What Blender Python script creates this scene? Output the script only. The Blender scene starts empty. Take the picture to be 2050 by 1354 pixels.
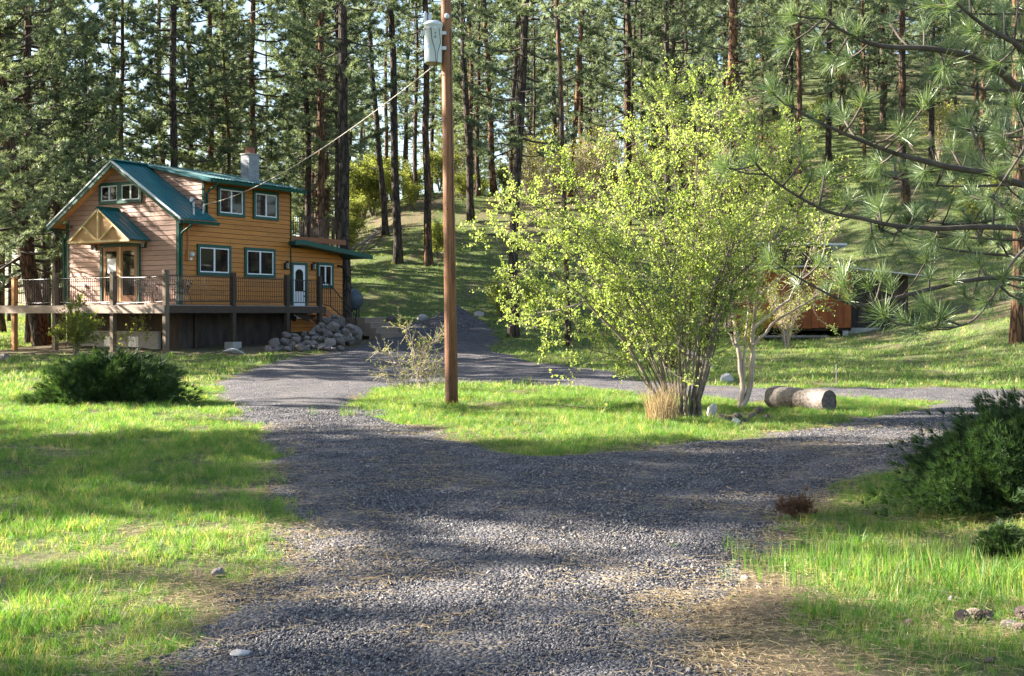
import bpy, bmesh, math, random
import numpy as np
from mathutils import Vector, Matrix, noise as mnoise

S = bpy.context.scene
COL = S.collection
R = math.radians

# ---------------------------------------------------------------- camera, sky, sun, exposure
EYE = 1.65
cam_d = bpy.data.cameras.new('camera')
cam_d.sensor_width = 36.0
cam_d.lens = 36.0 * 2450 / 2050
cam_d.shift_y = -49 / 2050
cam_d.clip_start = 0.05
cam_d.clip_end = 3000
cam = bpy.data.objects.new('camera', cam_d)
cam.location = (0, 0, EYE)
cam.rotation_euler = (R(90), 0, 0)
COL.objects.link(cam)
S.camera = cam

SUN_EL, SUN_AZ = 27.0, -80.0            # azimuth clockwise from +Y: the sun stands to the left
sv = Vector((math.sin(R(SUN_AZ)) * math.cos(R(SUN_EL)), math.cos(R(SUN_AZ)) * math.cos(R(SUN_EL)), math.sin(R(SUN_EL))))
W = bpy.data.worlds.new('World')
S.world = W
W.use_nodes = True
wn = W.node_tree
sky = wn.nodes.new('ShaderNodeTexSky')
sky.sky_type = 'NISHITA'
sky.sun_disc = False
sky.sun_elevation = R(SUN_EL)
sky.sun_rotation = R(SUN_AZ)
sky.air_density = 1.0
sky.dust_density = 1.5
wn.links.new(sky.outputs[0], wn.nodes['Background'].inputs[0])
wn.nodes['Background'].inputs[1].default_value = 0.062
sl = bpy.data.lights.new('sun', 'SUN')
sl.energy = 5.0
sl.angle = R(0.5)
sl.color = (1.0, 0.92, 0.80)
so = bpy.data.objects.new('sun', sl)
so.rotation_euler = sv.to_track_quat('Z', 'Y').to_euler()
COL.objects.link(so)
S.view_settings.view_transform = 'Standard'
S.view_settings.look = 'None'
S.view_settings.exposure = 2.6
S.view_settings.gamma = 1.0
S.view_settings.use_curve_mapping = False
S.cycles.use_denoising = True
S.cycles.denoising_prefilter = 'NONE'
S.cycles.max_bounces = 6
S.cycles.diffuse_bounces = 3
S.cycles.glossy_bounces = 3
S.cycles.transmission_bounces = 3
S.cycles.sample_clamp_indirect = 4.0

# ---------------------------------------------------------------- terrain
def sm(a, b, x):
    t = np.clip((np.asarray(x, float) - a) / (b - a), 0, 1)
    return t * t * (3 - 2 * t)

def terrain(x, y):
    x = np.asarray(x, float); y = np.asarray(y, float)
    mid = np.interp(y, [-900, 20, 30, 36, 43, 48, 52, 56, 62, 70, 900], [0, 0, .04, .1, .3, .5, .72, 1.35, 2.1, 2.5, 2.6])
    lef = np.interp(y, [-900, 20, 45, 70, 120, 900], [0, 0, .25, .6, 1.5, 3])
    rig = np.interp(y, [-900, 22, 34, 46, 52, 58, 66, 900], [0, 0, .2, .55, .9, 1.5, 2.3, 2.5])
    wl = sm(-14, -20, x); wr = sm(3, 9, x)
    b = mid * (1 - wl) * (1 - wr) + lef * wl + rig * wr
    yc = 90 + 70 * sm(0, 36, x)
    d = np.clip(np.minimum(y, yc) - 57, 0, None)
    hill = ((.27 + .05 * sm(4, 35, x)) * d * d / (d + 3)) * sm(-26, -5, x)
    hill = hill * (1 - .35 * sm(0, 160, y - yc - 8))
    bank = 2.6 * sm(10, 25, x) * sm(26, 40, y)
    near = .62 * sm(2.7, 5.6, x) * sm(15.5, 11.5, y) * sm(2, 5, y)
    return b + hill + bank + near

def micro(x, y):
    return (.035 * np.sin(1.9 * x + .7 * y) * np.sin(1.3 * y - .6 * x + 1) + .02 * np.sin(4.1 * x + 2) * np.sin(3.7 * y + .5 * x)
            + .10 * np.sin(.31 * x + 1) * np.sin(.27 * y) * sm(26, 60, y))

def ray(u, v, y):
    return np.array([(u - 1025) / 2450 * y, y, EYE + (628 - v) / 2450 * y])

def ground(u, v):
    """where the line of sight through a measured point of the photograph meets the terrain"""
    ys = np.concatenate([np.arange(3, 30, .05), np.arange(30, 160, .2)])
    p = (u - 1025) / 2450 * ys
    zz = EYE + (628 - v) / 2450 * ys
    hit = zz - terrain(p, ys) < 0
    k = np.argmax(hit) if hit.any() else int(np.argmin(np.where(ys > 60, zz - terrain(p, ys), 99)))
    y = float(ys[k]); x = float(p[k])
    return np.array([x, y, float(terrain(x, y))])

def tz(x, y):
    return float(terrain(x, y) + micro(x, y) * float(drive_w(x, y)))

ROAD_PX = [(300, 1354), (400, 1260), (520, 1160), (562, 1100), (578, 1000), (560, 930), (520, 870), (470, 822), (432, 795), (425, 770),
           (480, 748), (560, 722), (640, 712), (720, 694), (745, 676), (790, 662), (815, 648), (850, 640), (930, 640), (985, 652),
           (1000, 684), (975, 698), (1060, 724), (1150, 735), (1230, 747), (1290, 764), (1400, 770), (1500, 778), (1700, 777), (2250, 784),
           (2250, 850), (2050, 856), (1930, 885), (1850, 915), (1700, 975), (1565, 1035), (1528, 1080), (1495, 1145), (1370, 1195), (1350, 1260), (1480, 1354)]
ISLE_PX = [(708, 800), (760, 776), (900, 768), (1060, 768), (1200, 780), (1300, 792), (1420, 800), (1500, 802), (1620, 797), (1750, 797), (1890, 804),
           (1760, 836), (1600, 862), (1480, 880), (1330, 893), (1200, 910), (1100, 916), (1000, 905), (900, 880), (800, 848), (740, 825)]
ROAD = [tuple(ground(u, v)[:2]) for u, v in ROAD_PX]
ROAD = [(ROAD[0][0] * .45, 1.5)] + ROAD + [(ROAD[-1][0] * .6, 1.5)]
ISLE = [tuple(ground(u, v)[:2]) for u, v in ISLE_PX]

def sdf(px, py, poly):
    """signed distance to a polygon, positive inside"""
    px = np.asarray(px, float).ravel(); py = np.asarray(py, float).ravel()
    best = np.full(px.shape, 1e9); ins = np.zeros(px.shape, bool)
    n = len(poly)
    for i in range(n):
        ax, ay = poly[i]; bx, by = poly[(i + 1) % n]
        ex, ey = bx - ax, by - ay
        t = np.clip(((px - ax) * ex + (py - ay) * ey) / (ex * ex + ey * ey + 1e-12), 0, 1)
        best = np.minimum(best, (px - ax - t * ex) ** 2 + (py - ay - t * ey) ** 2)
        if ay != by:
            c = (ay > py) != (by > py)
            ins ^= c & (px < (bx - ax) * (py - ay) / (by - ay) + ax)
    d = np.sqrt(best)
    return np.where(ins, d, -d)

def wob(x, y):
    return (np.sin(2.3 * x + 1.1 * y) * np.sin(1.7 * y - .8 * x) * .6 + np.sin(5.1 * x - 2.2 * y + 1) * np.sin(4.3 * y + 3 * x) * .4
            + .3 * np.sin(11 * x + 4) * np.sin(9 * y + 2 * x))

def drive_sd(x, y):
    x = np.asarray(x, float); y = np.asarray(y, float)
    sh = x.shape
    d = np.minimum(sdf(x, y, ROAD), -sdf(x, y, ISLE)).reshape(sh)
    return d + wob(x, y) * np.clip(.09 + .008 * y, .1, .3)

LANES = [[(.25, 2), (.1, 6), (-.5, 10), (-2.2, 16), (-4.6, 22), (-6.2, 28), (-6.6, 40)], [(.5, 6), (1.2, 11), (3.6, 15.5), (7.5, 20.5), (14, 25)]]
def track(x, y):
    """1 in the two packed wheel tracks of each lane"""
    x = np.asarray(x, float); y = np.asarray(y, float); t = np.zeros(x.shape)
    for lane in LANES:
        best = np.full(x.shape, 1e9)
        for (ax, ay), (bx, by) in zip(lane[:-1], lane[1:]):
            ex, ey = bx - ax, by - ay
            q = np.clip(((x - ax) * ex + (y - ay) * ey) / (ex * ex + ey * ey), 0, 1)
            best = np.minimum(best, np.hypot(x - ax - q * ex, y - ay - q * ey))
        t = np.maximum(t, np.exp(-((best - .78 + .12 * np.sin(1.1 * y + x)) / .27) ** 2))
    return t * np.clip(.75 + .5 * wob(x * .6, y * .4), .25, 1)

def drive_w(x, y):
    return 1 - .85 * sm(-.3, .3, drive_sd(np.asarray([x], float).ravel(), np.asarray([y], float).ravel()))[0]

# ---------------------------------------------------------------- mesh building
class MB:
    def __init__(s):
        s.v = []; s.f = []; s.m = []
    def add(s, vs, fs, m=0):
        o = len(s.v)
        s.v.extend([tuple(map(float, p)) for p in vs])
        for f in fs:
            s.f.append(tuple(i + o for i in f)); s.m.append(m)
        return s
    def box(s, x0, x1, y0, y1, z0, z1, m=0):
        vs = [(x0, y0, z0), (x1, y0, z0), (x1, y1, z0), (x0, y1, z0), (x0, y0, z1), (x1, y0, z1), (x1, y1, z1), (x0, y1, z1)]
        return s.add(vs, [(0, 3, 2, 1), (4, 5, 6, 7), (0, 1, 5, 4), (1, 2, 6, 5), (2, 3, 7, 6), (3, 0, 4, 7)], m)
    def prism(s, poly, off, m=0):
        n = len(poly); off = np.array(off, float)
        a = [np.array(p, float) for p in poly]
        vs = a + [p + off for p in a]
        fs = [tuple(range(n))[::-1], tuple(range(n, 2 * n))] + [(i, (i + 1) % n, n + (i + 1) % n, n + i) for i in range(n)]
        return s.add(vs, fs, m)
    def tube(s, pts, rad, n=6, m=0, cap=True):
        pts = [Vector(p) for p in pts]; k = len(pts)
        if not hasattr(rad, '__len__'): rad = [rad] * k
        rings = []
        up = None
        for i in range(k):
            t = (pts[min(i + 1, k - 1)] - pts[max(i - 1, 0)])
            if t.length < 1e-9: t = Vector((0, 0, 1))
            t.normalize()
            if up is None:
                up = Vector((1, 0, 0)) if abs(t.x) < .8 else Vector((0, 1, 0))
            a = (up - t * up.dot(t)).normalized(); b = t.cross(a); up = a
            rings.append([pts[i] + (a * math.cos(2 * math.pi * j / n) + b * math.sin(2 * math.pi * j / n)) * rad[i] for j in range(n)])
        vs = [p for r in rings for p in r]
        fs = [(i * n + j, i * n + (j + 1) % n, (i + 1) * n + (j + 1) % n, (i + 1) * n + j) for i in range(k - 1) for j in range(n)]
        if cap:
            fs += [tuple(range(n))[::-1], tuple(range((k - 1) * n, k * n))]
        return s.add(vs, fs, m)
    def bar(s, a, b, w, h, m=0, up=(0, 0, 1)):
        """a square bar from a to b, w wide and h high"""
        a = Vector(a); b = Vector(b); t = (b - a).normalized(); u = Vector(up)
        if abs(t.dot(u)) > .95: u = Vector((0, 1, 0))
        x = t.cross(u).normalized() * (w / 2); z = x.cross(t).normalized() * (h / 2)
        vs = [a - x - z, a + x - z, a + x + z, a - x + z, b - x - z, b + x - z, b + x + z, b - x + z]
        return s.add(vs, [(0, 1, 2, 3), (7, 6, 5, 4), (0, 4, 5, 1), (1, 5, 6, 2), (2, 6, 7, 3), (3, 7, 4, 0)], m)
    def build(s, name, mats, parent=None, smooth=False, bevel=0, kind=None):
        if not isinstance(mats, (list, tuple)): mats = [mats]
        me = bpy.data.meshes.new(name)
        me.from_pydata(s.v, [], s.f)
        for m in mats: me.materials.append(m)
        if len(mats) > 1: me.polygons.foreach_set('material_index', s.m)
        bm = bmesh.new(); bm.from_mesh(me)
        bmesh.ops.recalc_face_normals(bm, faces=bm.faces)
        bm.to_mesh(me); bm.free()
        if smooth: me.polygons.foreach_set('use_smooth', [True] * len(me.polygons))
        me.update()
        return link(name, me, parent, bevel, kind)

def link(name, me, parent=None, bevel=0, kind=None):
    o = bpy.data.objects.new(name, me)
    COL.objects.link(o)
    if parent: o.parent = parent
    if bevel:
        b = o.modifiers.new('edge', 'BEVEL'); b.width = bevel; b.segments = 2; b.limit_method = 'ANGLE'
    if kind: o['kind'] = kind
    return o

def raw_mesh(name, v, tris, mats, mi=None, smooth=False):
    v = np.asarray(v, np.float32).reshape(-1, 3); tris = np.asarray(tris, np.int32).reshape(-1, 3)
    me = bpy.data.meshes.new(name)
    me.vertices.add(len(v)); me.vertices.foreach_set('co', v.ravel())
    me.loops.add(tris.size); me.loops.foreach_set('vertex_index', tris.ravel())
    me.polygons.add(len(tris)); me.polygons.foreach_set('loop_start', np.arange(0, tris.size, 3, dtype=np.int32))
    me.polygons.foreach_set('loop_total', np.full(len(tris), 3, np.int32))
    if not isinstance(mats, (list, tuple)): mats = [mats]
    for m in mats: me.materials.append(m)
    if mi is not None: me.polygons.foreach_set('material_index', np.asarray(mi, np.int32))
    if smooth: me.polygons.foreach_set('use_smooth', np.ones(len(tris), bool))
    me.update(calc_edges=True)
    return me

def tag(o, label=None, cat=None, group=None, kind=None):
    if label: o['label'] = label
    if cat: o['category'] = cat
    if group: o['group'] = group
    if kind: o['kind'] = kind
    return o

def thing(name, label, cat, loc=(0, 0, 0), rz=0, group=None):
    o = bpy.data.objects.new(name, None)
    COL.objects.link(o)
    o.empty_display_size = .2
    o.location = loc; o.rotation_euler = (0, 0, rz)
    return tag(o, label, cat, group)

def copy_tree(o, parent=None):
    c = o.copy(); COL.objects.link(c)
    if parent: c.parent = parent
    for ch in [k for k in o.children]:
        copy_tree(ch, c)
    return c

# ---------------------------------------------------------------- materials
def new_mat(name):
    m = bpy.data.materials.new(name); m.use_nodes = True
    nt = m.node_tree
    return m, nt, nt.nodes['Principled BSDF']

def ramp(nt, fac, stops):
    r = nt.nodes.new('ShaderNodeValToRGB')
    el = r.color_ramp.elements
    while len(el) < len(stops): el.new(.5)
    for e, (p, c) in zip(el, stops):
        e.position = p; e.color = (*c, 1)
    nt.links.new(fac, r.inputs[0])
    return r.outputs[0]

def coords(nt, stretch=(1, 1, 1), kind='Object'):
    tc = nt.nodes.new('ShaderNodeTexCoord'); mp = nt.nodes.new('ShaderNodeMapping')
    mp.inputs['Scale'].default_value = stretch
    nt.links.new(tc.outputs[kind], mp.inputs[0])
    return mp.outputs[0]

def noise(nt, vec, scale, detail=4, rough=.55):
    n = nt.nodes.new('ShaderNodeTexNoise')
    n.inputs['Scale'].default_value = scale; n.inputs['Detail'].default_value = detail; n.inputs['Roughness'].default_value = rough
    nt.links.new(vec, n.inputs['Vector'])
    return n.outputs['Fac']

def mixc(nt, fac, a, b, mode='MIX'):
    x = nt.nodes.new('ShaderNodeMix'); x.data_type = 'RGBA'; x.blend_type = mode
    for sock, val in ((x.inputs['Factor'], fac), (x.inputs[6], a), (x.inputs[7], b)):
        if hasattr(val, 'links'): nt.links.new(val, sock)
        elif isinstance(val, (int, float)): sock.default_value = val
        else: sock.default_value = (*val, 1)
    return x.outputs[2]

def mathn(nt, op, a, b=0.0, clamp=False):
    x = nt.nodes.new('ShaderNodeMath'); x.operation = op; x.use_clamp = clamp
    for sock, val in ((x.inputs[0], a), (x.inputs[1], b)):
        if hasattr(val, 'links'): nt.links.new(val, sock)
        else: sock.default_value = val
    return x.outputs[0]

def bump(nt, bs, h, strength=.4, dist=.01):
    b = nt.nodes.new('ShaderNodeBump')
    b.inputs['Strength'].default_value = strength; b.inputs['Distance'].default_value = dist
    nt.links.new(h, b.inputs['Height']); nt.links.new(b.outputs[0], bs.inputs['Normal'])

def pmat(name, c1, c2, scale=6, rough=.7, stretch=(1, 1, 1), bs=.3, bd=.01, metal=0, vary=0.0, spec=.4, lo=.3, hi=.7, kind='Object', fine=0):
    m, nt, b = new_mat(name)
    vec = coords(nt, stretch, kind)
    n = noise(nt, vec, scale)
    col = ramp(nt, n, [(lo, c1), (hi, c2)])
    if fine:
        col = mixc(nt, .5, col, ramp(nt, noise(nt, vec, fine), [(.35, tuple(.55 * c for c in c1)), (.65, tuple(min(1, 1.35 * c) for c in c2))]))
    if vary:
        oi = nt.nodes.new('ShaderNodeObjectInfo')
        h = nt.nodes.new('ShaderNodeHueSaturation')
        nt.links.new(mathn(nt, 'ADD', mathn(nt, 'MULTIPLY', oi.outputs['Random'], 2 * vary), 1 - vary), h.inputs['Value'])
        nt.links.new(col, h.inputs['Color']); col = h.outputs[0]
    nt.links.new(col, b.inputs['Base Color'])
    b.inputs['Roughness'].default_value = rough; b.inputs['Metallic'].default_value = metal
    b.inputs['Specular IOR Level'].default_value = spec
    if bs: bump(nt, b, n, bs, bd)
    return m

def leaf_mat(name, dark, light, trans=.4, rough=.5, clump=1.2, tcol=None, spec=.3, vary=.25, dry=None):
    """foliage: colour differs from leaf to leaf and from clump to clump; light passes through"""
    m, nt, b = new_mat(name)
    geo = nt.nodes.new('ShaderNodeNewGeometry'); oi = nt.nodes.new('ShaderNodeObjectInfo')
    n = noise(nt, coords(nt), clump, 3)
    f = mathn(nt, 'ADD', mathn(nt, 'MULTIPLY', n, .9), mathn(nt, 'MULTIPLY', geo.outputs['Random Per Island'], .5))
    f = mathn(nt, 'ADD', f, mathn(nt, 'MULTIPLY', mathn(nt, 'SUBTRACT', oi.outputs['Random'], .5), vary))
    col = ramp(nt, f, [(.3, dark), (1.0, light)] if dry is None else [(.3, dark), (.90, light), (1.0, dry)])
    nt.links.new(col, b.inputs['Base Color'])
    b.inputs['Roughness'].default_value = rough; b.inputs['Specular IOR Level'].default_value = spec
    t = nt.nodes.new('ShaderNodeBsdfTranslucent')
    tc = mixc(nt, 1.0, col, tcol or (1.5, 1.5, .7), 'MULTIPLY')
    nt.links.new(tc, t.inputs[0])
    mx = nt.nodes.new('ShaderNodeMixShader'); mx.inputs[0].default_value = trans
    nt.links.new(b.outputs[0], mx.inputs[1]); nt.links.new(t.outputs[0], mx.inputs[2])
    nt.links.new(mx.outputs[0], nt.nodes['Material Output'].inputs[0])
    return m

def bark_mat(name, groove, plate, warm, scale=9):
    m, nt, b = new_mat(name)
    vec = coords(nt, (1, 1, .22))
    wv = nt.nodes.new('ShaderNodeTexVoronoi'); wv.feature = 'DISTANCE_TO_EDGE'; wv.inputs['Scale'].default_value = scale
    nv = nt.nodes.new('ShaderNodeVectorMath'); nv.operation = 'ADD'
    nz = nt.nodes.new('ShaderNodeTexNoise'); nz.inputs['Scale'].default_value = 5
    nt.links.new(vec, nz.inputs['Vector']); 
    sc = nt.nodes.new('ShaderNodeVectorMath'); sc.operation = 'SCALE'; sc.inputs[3].default_value = .25
    nt.links.new(nz.outputs['Color'], sc.inputs[0]); nt.links.new(vec, nv.inputs[0]); nt.links.new(sc.outputs[0], nv.inputs[1])
    nt.links.new(nv.outputs[0], wv.inputs['Vector'])
    edge = mathn(nt, 'MULTIPLY', wv.outputs['Distance'], 6, True)
    patch = noise(nt, vec, 2.2, 3)
    oi = nt.nodes.new('ShaderNodeObjectInfo')
    w = mathn(nt, 'ADD', patch, mathn(nt, 'MULTIPLY', mathn(nt, 'SUBTRACT', oi.outputs['Random'], .6), .5))
    pl = mixc(nt, ramp(nt, w, [(.45, (0, 0, 0)), (.65, (1, 1, 1))]), plate, warm)
    col = mixc(nt, edge, groove, pl)
    nt.links.new(col, b.inputs['Base Color']); b.inputs['Roughness'].default_value = .9; b.inputs['Specular IOR Level'].default_value = .15
    bump(nt, b, mathn(nt, 'ADD', edge, mathn(nt, 'MULTIPLY', noise(nt, vec, 40), .3)), .9, .04)
    return m

M = {}
M['bark'] = bark_mat('pine_bark', (.025, .020, .017), (.085, .066, .055), (.20, .105, .058), 7)
M['bark_red'] = bark_mat('red_pine_bark', (.03, .022, .017), (.16, .085, .05), (.27, .13, .065), 7)
M['limb'] = pmat('limb_bark', (.045, .035, .03), (.10, .08, .065), 12, .9, bs=.5)
M['needles'] = leaf_mat('pine_needles', (.032, .058, .036), (.29, .34, .21), .38, .45, .9, (1.35, 1.4, .8), .4, .35)
M['needles_near'] = leaf_mat('near_needles', (.042, .082, .040), (.19, .26, .115), .30, .36, 3, (1.4, 1.4, .6), .6)
M['leaf_lime'] = leaf_mat('spring_leaves', (.24, .33, .07), (.60, .67, .25), .55, .5, .8, (1.15, 1.2, .6), .3)
M['leaf_olive'] = leaf_mat('shrub_leaves', (.13, .17, .03), (.34, .38, .09), .5, .5, .8, (1.3, 1.25, .6), .3)
M['juniper'] = leaf_mat('juniper_sprays', (.015, .038, .017), (.088, .142, .052), .25, .5, 2.0, (1.2, 1.4, .6), .3)
M['straw'] = leaf_mat('dry_straw', (.26, .19, .10), (.50, .40, .24), .35, .7, 3, (1.1, 1.0, .8), .2)
M['brown_twig'] = leaf_mat('brown_foliage', (.055, .030, .018), (.15, .085, .05), .2, .7, 3, (1.1, 1, .8), .2)
M['grass'] = leaf_mat('grass_blades', (.034, .092, .018), (.155, .29, .062), .5, .45, .35, (1.25, 1.4, .55), .35, .5, (.42, .34, .17))
M['grass_far'] = leaf_mat('hill_grass_blades', (.045, .095, .020), (.19, .29, .075), .45, .5, .12, (1.2, 1.35, .6), .3, .6, (.40, .34, .18))
M['stem'] = pmat('shrub_stem', (.075, .058, .046), (.25, .205, .165), 9, .85, bs=.3, bd=.004)
M['pale_stem'] = pmat('pale_stem', (.30, .22, .18), (.55, .44, .37), 10, .8, (1, 1, .3), bs=.2)
M['grey_wood'] = pmat('weathered_wood', (.085, .070, .06), (.27, .24, .22), 6, .85, (1, 1, 1), bs=.5, fine=40)

# ground
m, nt, b = new_mat('soil_and_turf')
v = coords(nt, kind='Object')
at = nt.nodes.new('ShaderNodeAttribute'); at.attribute_name = 'green'
n1 = noise(nt, v, .9, 5); n2 = noise(nt, v, 14, 6, .65); n3 = noise(nt, v, 90, 3, .7)
soil = ramp(nt, n2, [(.3, (.055, .038, .026)), (.5, (.13, .09, .06)), (.72, (.27, .20, .13))])
turf = ramp(nt, n2, [(.25, (.030, .065, .014)), (.5, (.070, .125, .028)), (.78, (.17, .18, .065))])
g = mathn(nt, 'ADD', mathn(nt, 'MULTIPLY', at.outputs['Fac'], 1.3), mathn(nt, 'MULTIPLY', mathn(nt, 'SUBTRACT', n1, .5), 1.4), True)
col = mixc(nt, g, soil, turf)
col = mixc(nt, .35, col, ramp(nt, n3, [(.3, (.03, .028, .02)), (.7, (.30, .25, .16))]))
nt.links.new(col, b.inputs['Base Color']); b.inputs['Roughness'].default_value = .95; b.inputs['Specular IOR Level'].default_value = .1
bump(nt, b, mathn(nt, 'ADD', n2, mathn(nt, 'MULTIPLY', n3, .5)), .8, .05)
M['ground'] = m

m, nt, b = new_mat('crushed_rock')
v = coords(nt, kind='Object')
vo = nt.nodes.new('ShaderNodeTexVoronoi'); vo.inputs['Scale'].default_value = 42; nt.links.new(v, vo.inputs['Vector'])
sep = nt.nodes.new('ShaderNodeSeparateColor'); nt.links.new(vo.outputs['Color'], sep.inputs[0])
st = ramp(nt, sep.outputs[0], [(0, (.045, .045, .054)), (.55, (.098, .096, .106)), (.85, (.155, .147, .148)), (1, (.25, .225, .20))])
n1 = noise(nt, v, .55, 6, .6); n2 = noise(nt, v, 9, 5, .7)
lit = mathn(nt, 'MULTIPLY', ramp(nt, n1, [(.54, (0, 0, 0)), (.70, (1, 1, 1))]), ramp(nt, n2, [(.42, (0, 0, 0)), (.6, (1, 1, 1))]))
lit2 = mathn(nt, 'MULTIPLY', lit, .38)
st = mixc(nt, 1.0, st, ramp(nt, noise(nt, v, 2.3, 6, .7), [(.3, (.62, .62, .66)), (.7, (1.3, 1.27, 1.22))]), 'MULTIPLY')
ta = nt.nodes.new('ShaderNodeAttribute'); ta.attribute_name = 'track'
st = mixc(nt, mathn(nt, 'MULTIPLY', ta.outputs['Fac'], .5), st, ramp(nt, n2, [(.35, (.10, .092, .088)), (.65, (.19, .165, .145))]))      # packed fines
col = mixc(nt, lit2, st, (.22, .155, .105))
nt.links.new(col, b.inputs['Base Color']); b.inputs['Roughness'].default_value = .85; b.inputs['Specular IOR Level'].default_value = .25
bump(nt, b, mathn(nt, 'MULTIPLY', vo.outputs['Distance'], -1.0), 1.0, .03)
M['gravel'] = m
m, nt, b = new_mat('gravel_stone')
oi = nt.nodes.new('ShaderNodeObjectInfo')
col = ramp(nt, oi.outputs['Random'], [(0, (.040, .040, .047)), (.5, (.092, .089, .097)), (.82, (.15, .14, .138)), (.95, (.22, .195, .17)), (1, (.34, .31, .28))])
nt.links.new(col, b.inputs['Base Color']); b.inputs['Roughness'].default_value = .7; b.inputs['Specular IOR Level'].default_value = .35
M['pebble'] = m
M['rock'] = pmat('field_rock', (.065, .060, .066), (.235, .195, .17), 2.6, .85, bs=.7, bd=.04, vary=.4, fine=14)
M['rock_pale'] = pmat('pale_rock', (.30, .28, .27), (.52, .49, .46), 4, .85, bs=.5, bd=.02, vary=.15, fine=25)
M['rock_dark'] = pmat('dark_rock', (.05, .04, .04), (.15, .115, .10), 6, .9, bs=.6, bd=.02, vary=.3, fine=20)
# house
M['skylit_pink_board'] = pmat('gable_board', (.40, .225, .165), (.50, .30, .225), 5, .5, (.6, .6, 7), .15, .003, vary=.10)  # gable siding; the pink of its skylit shade is put into the colour
M['amber_board'] = pmat('amber_board', (.40, .140, .020), (.53, .21, .036), 4, .5, (.5, .5, 7), .15, .003, vary=.12)
M['teal'] = pmat('teal_roof_metal', (.008, .10, .115), (.012, .135, .15), 3, .35, bs=0, metal=0, spec=.5)
M['green_trim'] = pmat('green_trim', (.006, .060, .045), (.010, .085, .062), 8, .45, bs=.1, bd=.002)
M['white'] = pmat('white_vinyl', (.74, .75, .80), (.82, .82, .85), 8, .4, bs=0)
M['edge_metal'] = pmat('pale_edge_metal', (.55, .60, .62), (.68, .72, .74), 8, .35, bs=0)
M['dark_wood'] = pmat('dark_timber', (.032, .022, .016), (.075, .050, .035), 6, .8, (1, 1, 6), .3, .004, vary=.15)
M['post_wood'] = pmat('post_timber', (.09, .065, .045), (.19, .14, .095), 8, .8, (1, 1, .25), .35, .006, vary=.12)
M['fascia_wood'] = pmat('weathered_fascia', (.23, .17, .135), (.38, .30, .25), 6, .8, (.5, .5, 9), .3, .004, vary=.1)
M['orange_wood'] = pmat('cedar_timber', (.40, .17, .05), (.54, .26, .09), 8, .6, (1, 1, .25), .2, .004)
M['red_wood'] = pmat('redwood_beam', (.21, .075, .035), (.31, .12, .055), 7, .65, (.4, .4, 5), .2, .004)
M['canopy_wood'] = pmat('pale_plywood', (.44, .235, .10), (.56, .33, .16), 3, .6, (1, 1, 1), .15, .004)
M['pine_trim'] = pmat('pine_trim', (.62, .43, .19), (.74, .55, .27), 8, .55, bs=.1)
M['door_wood'] = pmat('stained_door', (.26, .105, .040), (.36, .155, .062), 7, .45, (1, 1, .2), .15, .003)
M['iron'] = pmat('black_iron', (.012, .011, .011), (.025, .022, .021), 10, .5, bs=0)
M['bronze'] = pmat('brown_rail_metal', (.035, .025, .022), (.06, .045, .038), 10, .45, bs=0)
M['concrete'] = pmat('concrete', (.30, .28, .25), (.44, .41, .37), 7, .9, bs=.3, fine=40)
M['step_concrete'] = pmat('tan_step_concrete', (.17, .125, .092), (.27, .205, .155), 6, .9, bs=.3, fine=40)
M['block'] = pmat('grey_chimney_block', (.20, .21, .225), (.31, .32, .34), 6, .9, bs=.3, fine=30)
M['flue'] = pmat('clay_flue', (.24, .095, .06), (.34, .14, .09), 9, .8, bs=.2)
M['galv'] = pmat('galvanised_metal', (.46, .48, .50), (.62, .64, .66), 8, .4, bs=0, metal=.3)
M['tank_grey'] = pmat('transformer_paint', (.52, .58, .63), (.60, .66, .70), 4, .45, bs=.05)
M['porcelain'] = pmat('grey_porcelain', (.50, .54, .60), (.60, .64, .70), 9, .25, bs=0, spec=.6)
M['blue_sticker'] = pmat('blue_sticker', (.05, .16, .50), (.06, .19, .56), 9, .5, bs=0)
M['log_wood'] = pmat('weathered_log_wood', (.055, .036, .025), (.23, .20, .18), 2.6, .85, bs=.6, bd=.02, lo=.42, hi=.60, fine=26)
M['black'] = pmat('black_print', (.015, .015, .015), (.03, .03, .03), 9, .6, bs=0)
M['underside_olive'] = pmat('tank_underside', (.20, .19, .10), (.30, .27, .15), 9, .7, bs=.1)  # darker olive tone for the tank bottom
M['pole'] = pmat('treated_pole_wood', (.042, .016, .009), (.32, .132, .05), 5, .55, (9, 9, .22), .6, .012, lo=.36, hi=.60, fine=30)
_nt = M['pole'].node_tree; _b = _nt.nodes['Principled BSDF']
_sp = _nt.nodes.new('ShaderNodeSeparateXYZ'); _nt.links.new(coords(_nt), _sp.inputs[0])
_z = mathn(_nt, 'ADD', mathn(_nt, 'MULTIPLY', _sp.outputs['Z'], .13), mathn(_nt, 'MULTIPLY', noise(_nt, coords(_nt, (6, 6, .4)), 2), .5))
_old = _b.inputs['Base Color'].links[0].from_socket
_c = mixc(_nt, 1.0, _old, ramp(_nt, _z, [(.22, (.33, .28, .28)), (.55, (1, 1, 1))]), 'MULTIPLY')      # creosote soaked foot
_c = mixc(_nt, ramp(_nt, _z, [(1.0, (0, 0, 0)), (1.25, (.6, .6, .6))]), _c, (.42, .32, .25))           # bleached upper shaft
_nt.links.new(_c, _b.inputs['Base Color'])
M['blue_tank'] = pmat('blue_grey_tank_paint', (.030, .045, .065), (.085, .105, .135), 5, .5, bs=.2, bd=.01, fine=22)
M['shed_orange'] = pmat('rusty_orange_board', (.17, .045, .010), (.30, .085, .018), 4, .75, (1, 1, .3), .25, .005, vary=.2)
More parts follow.
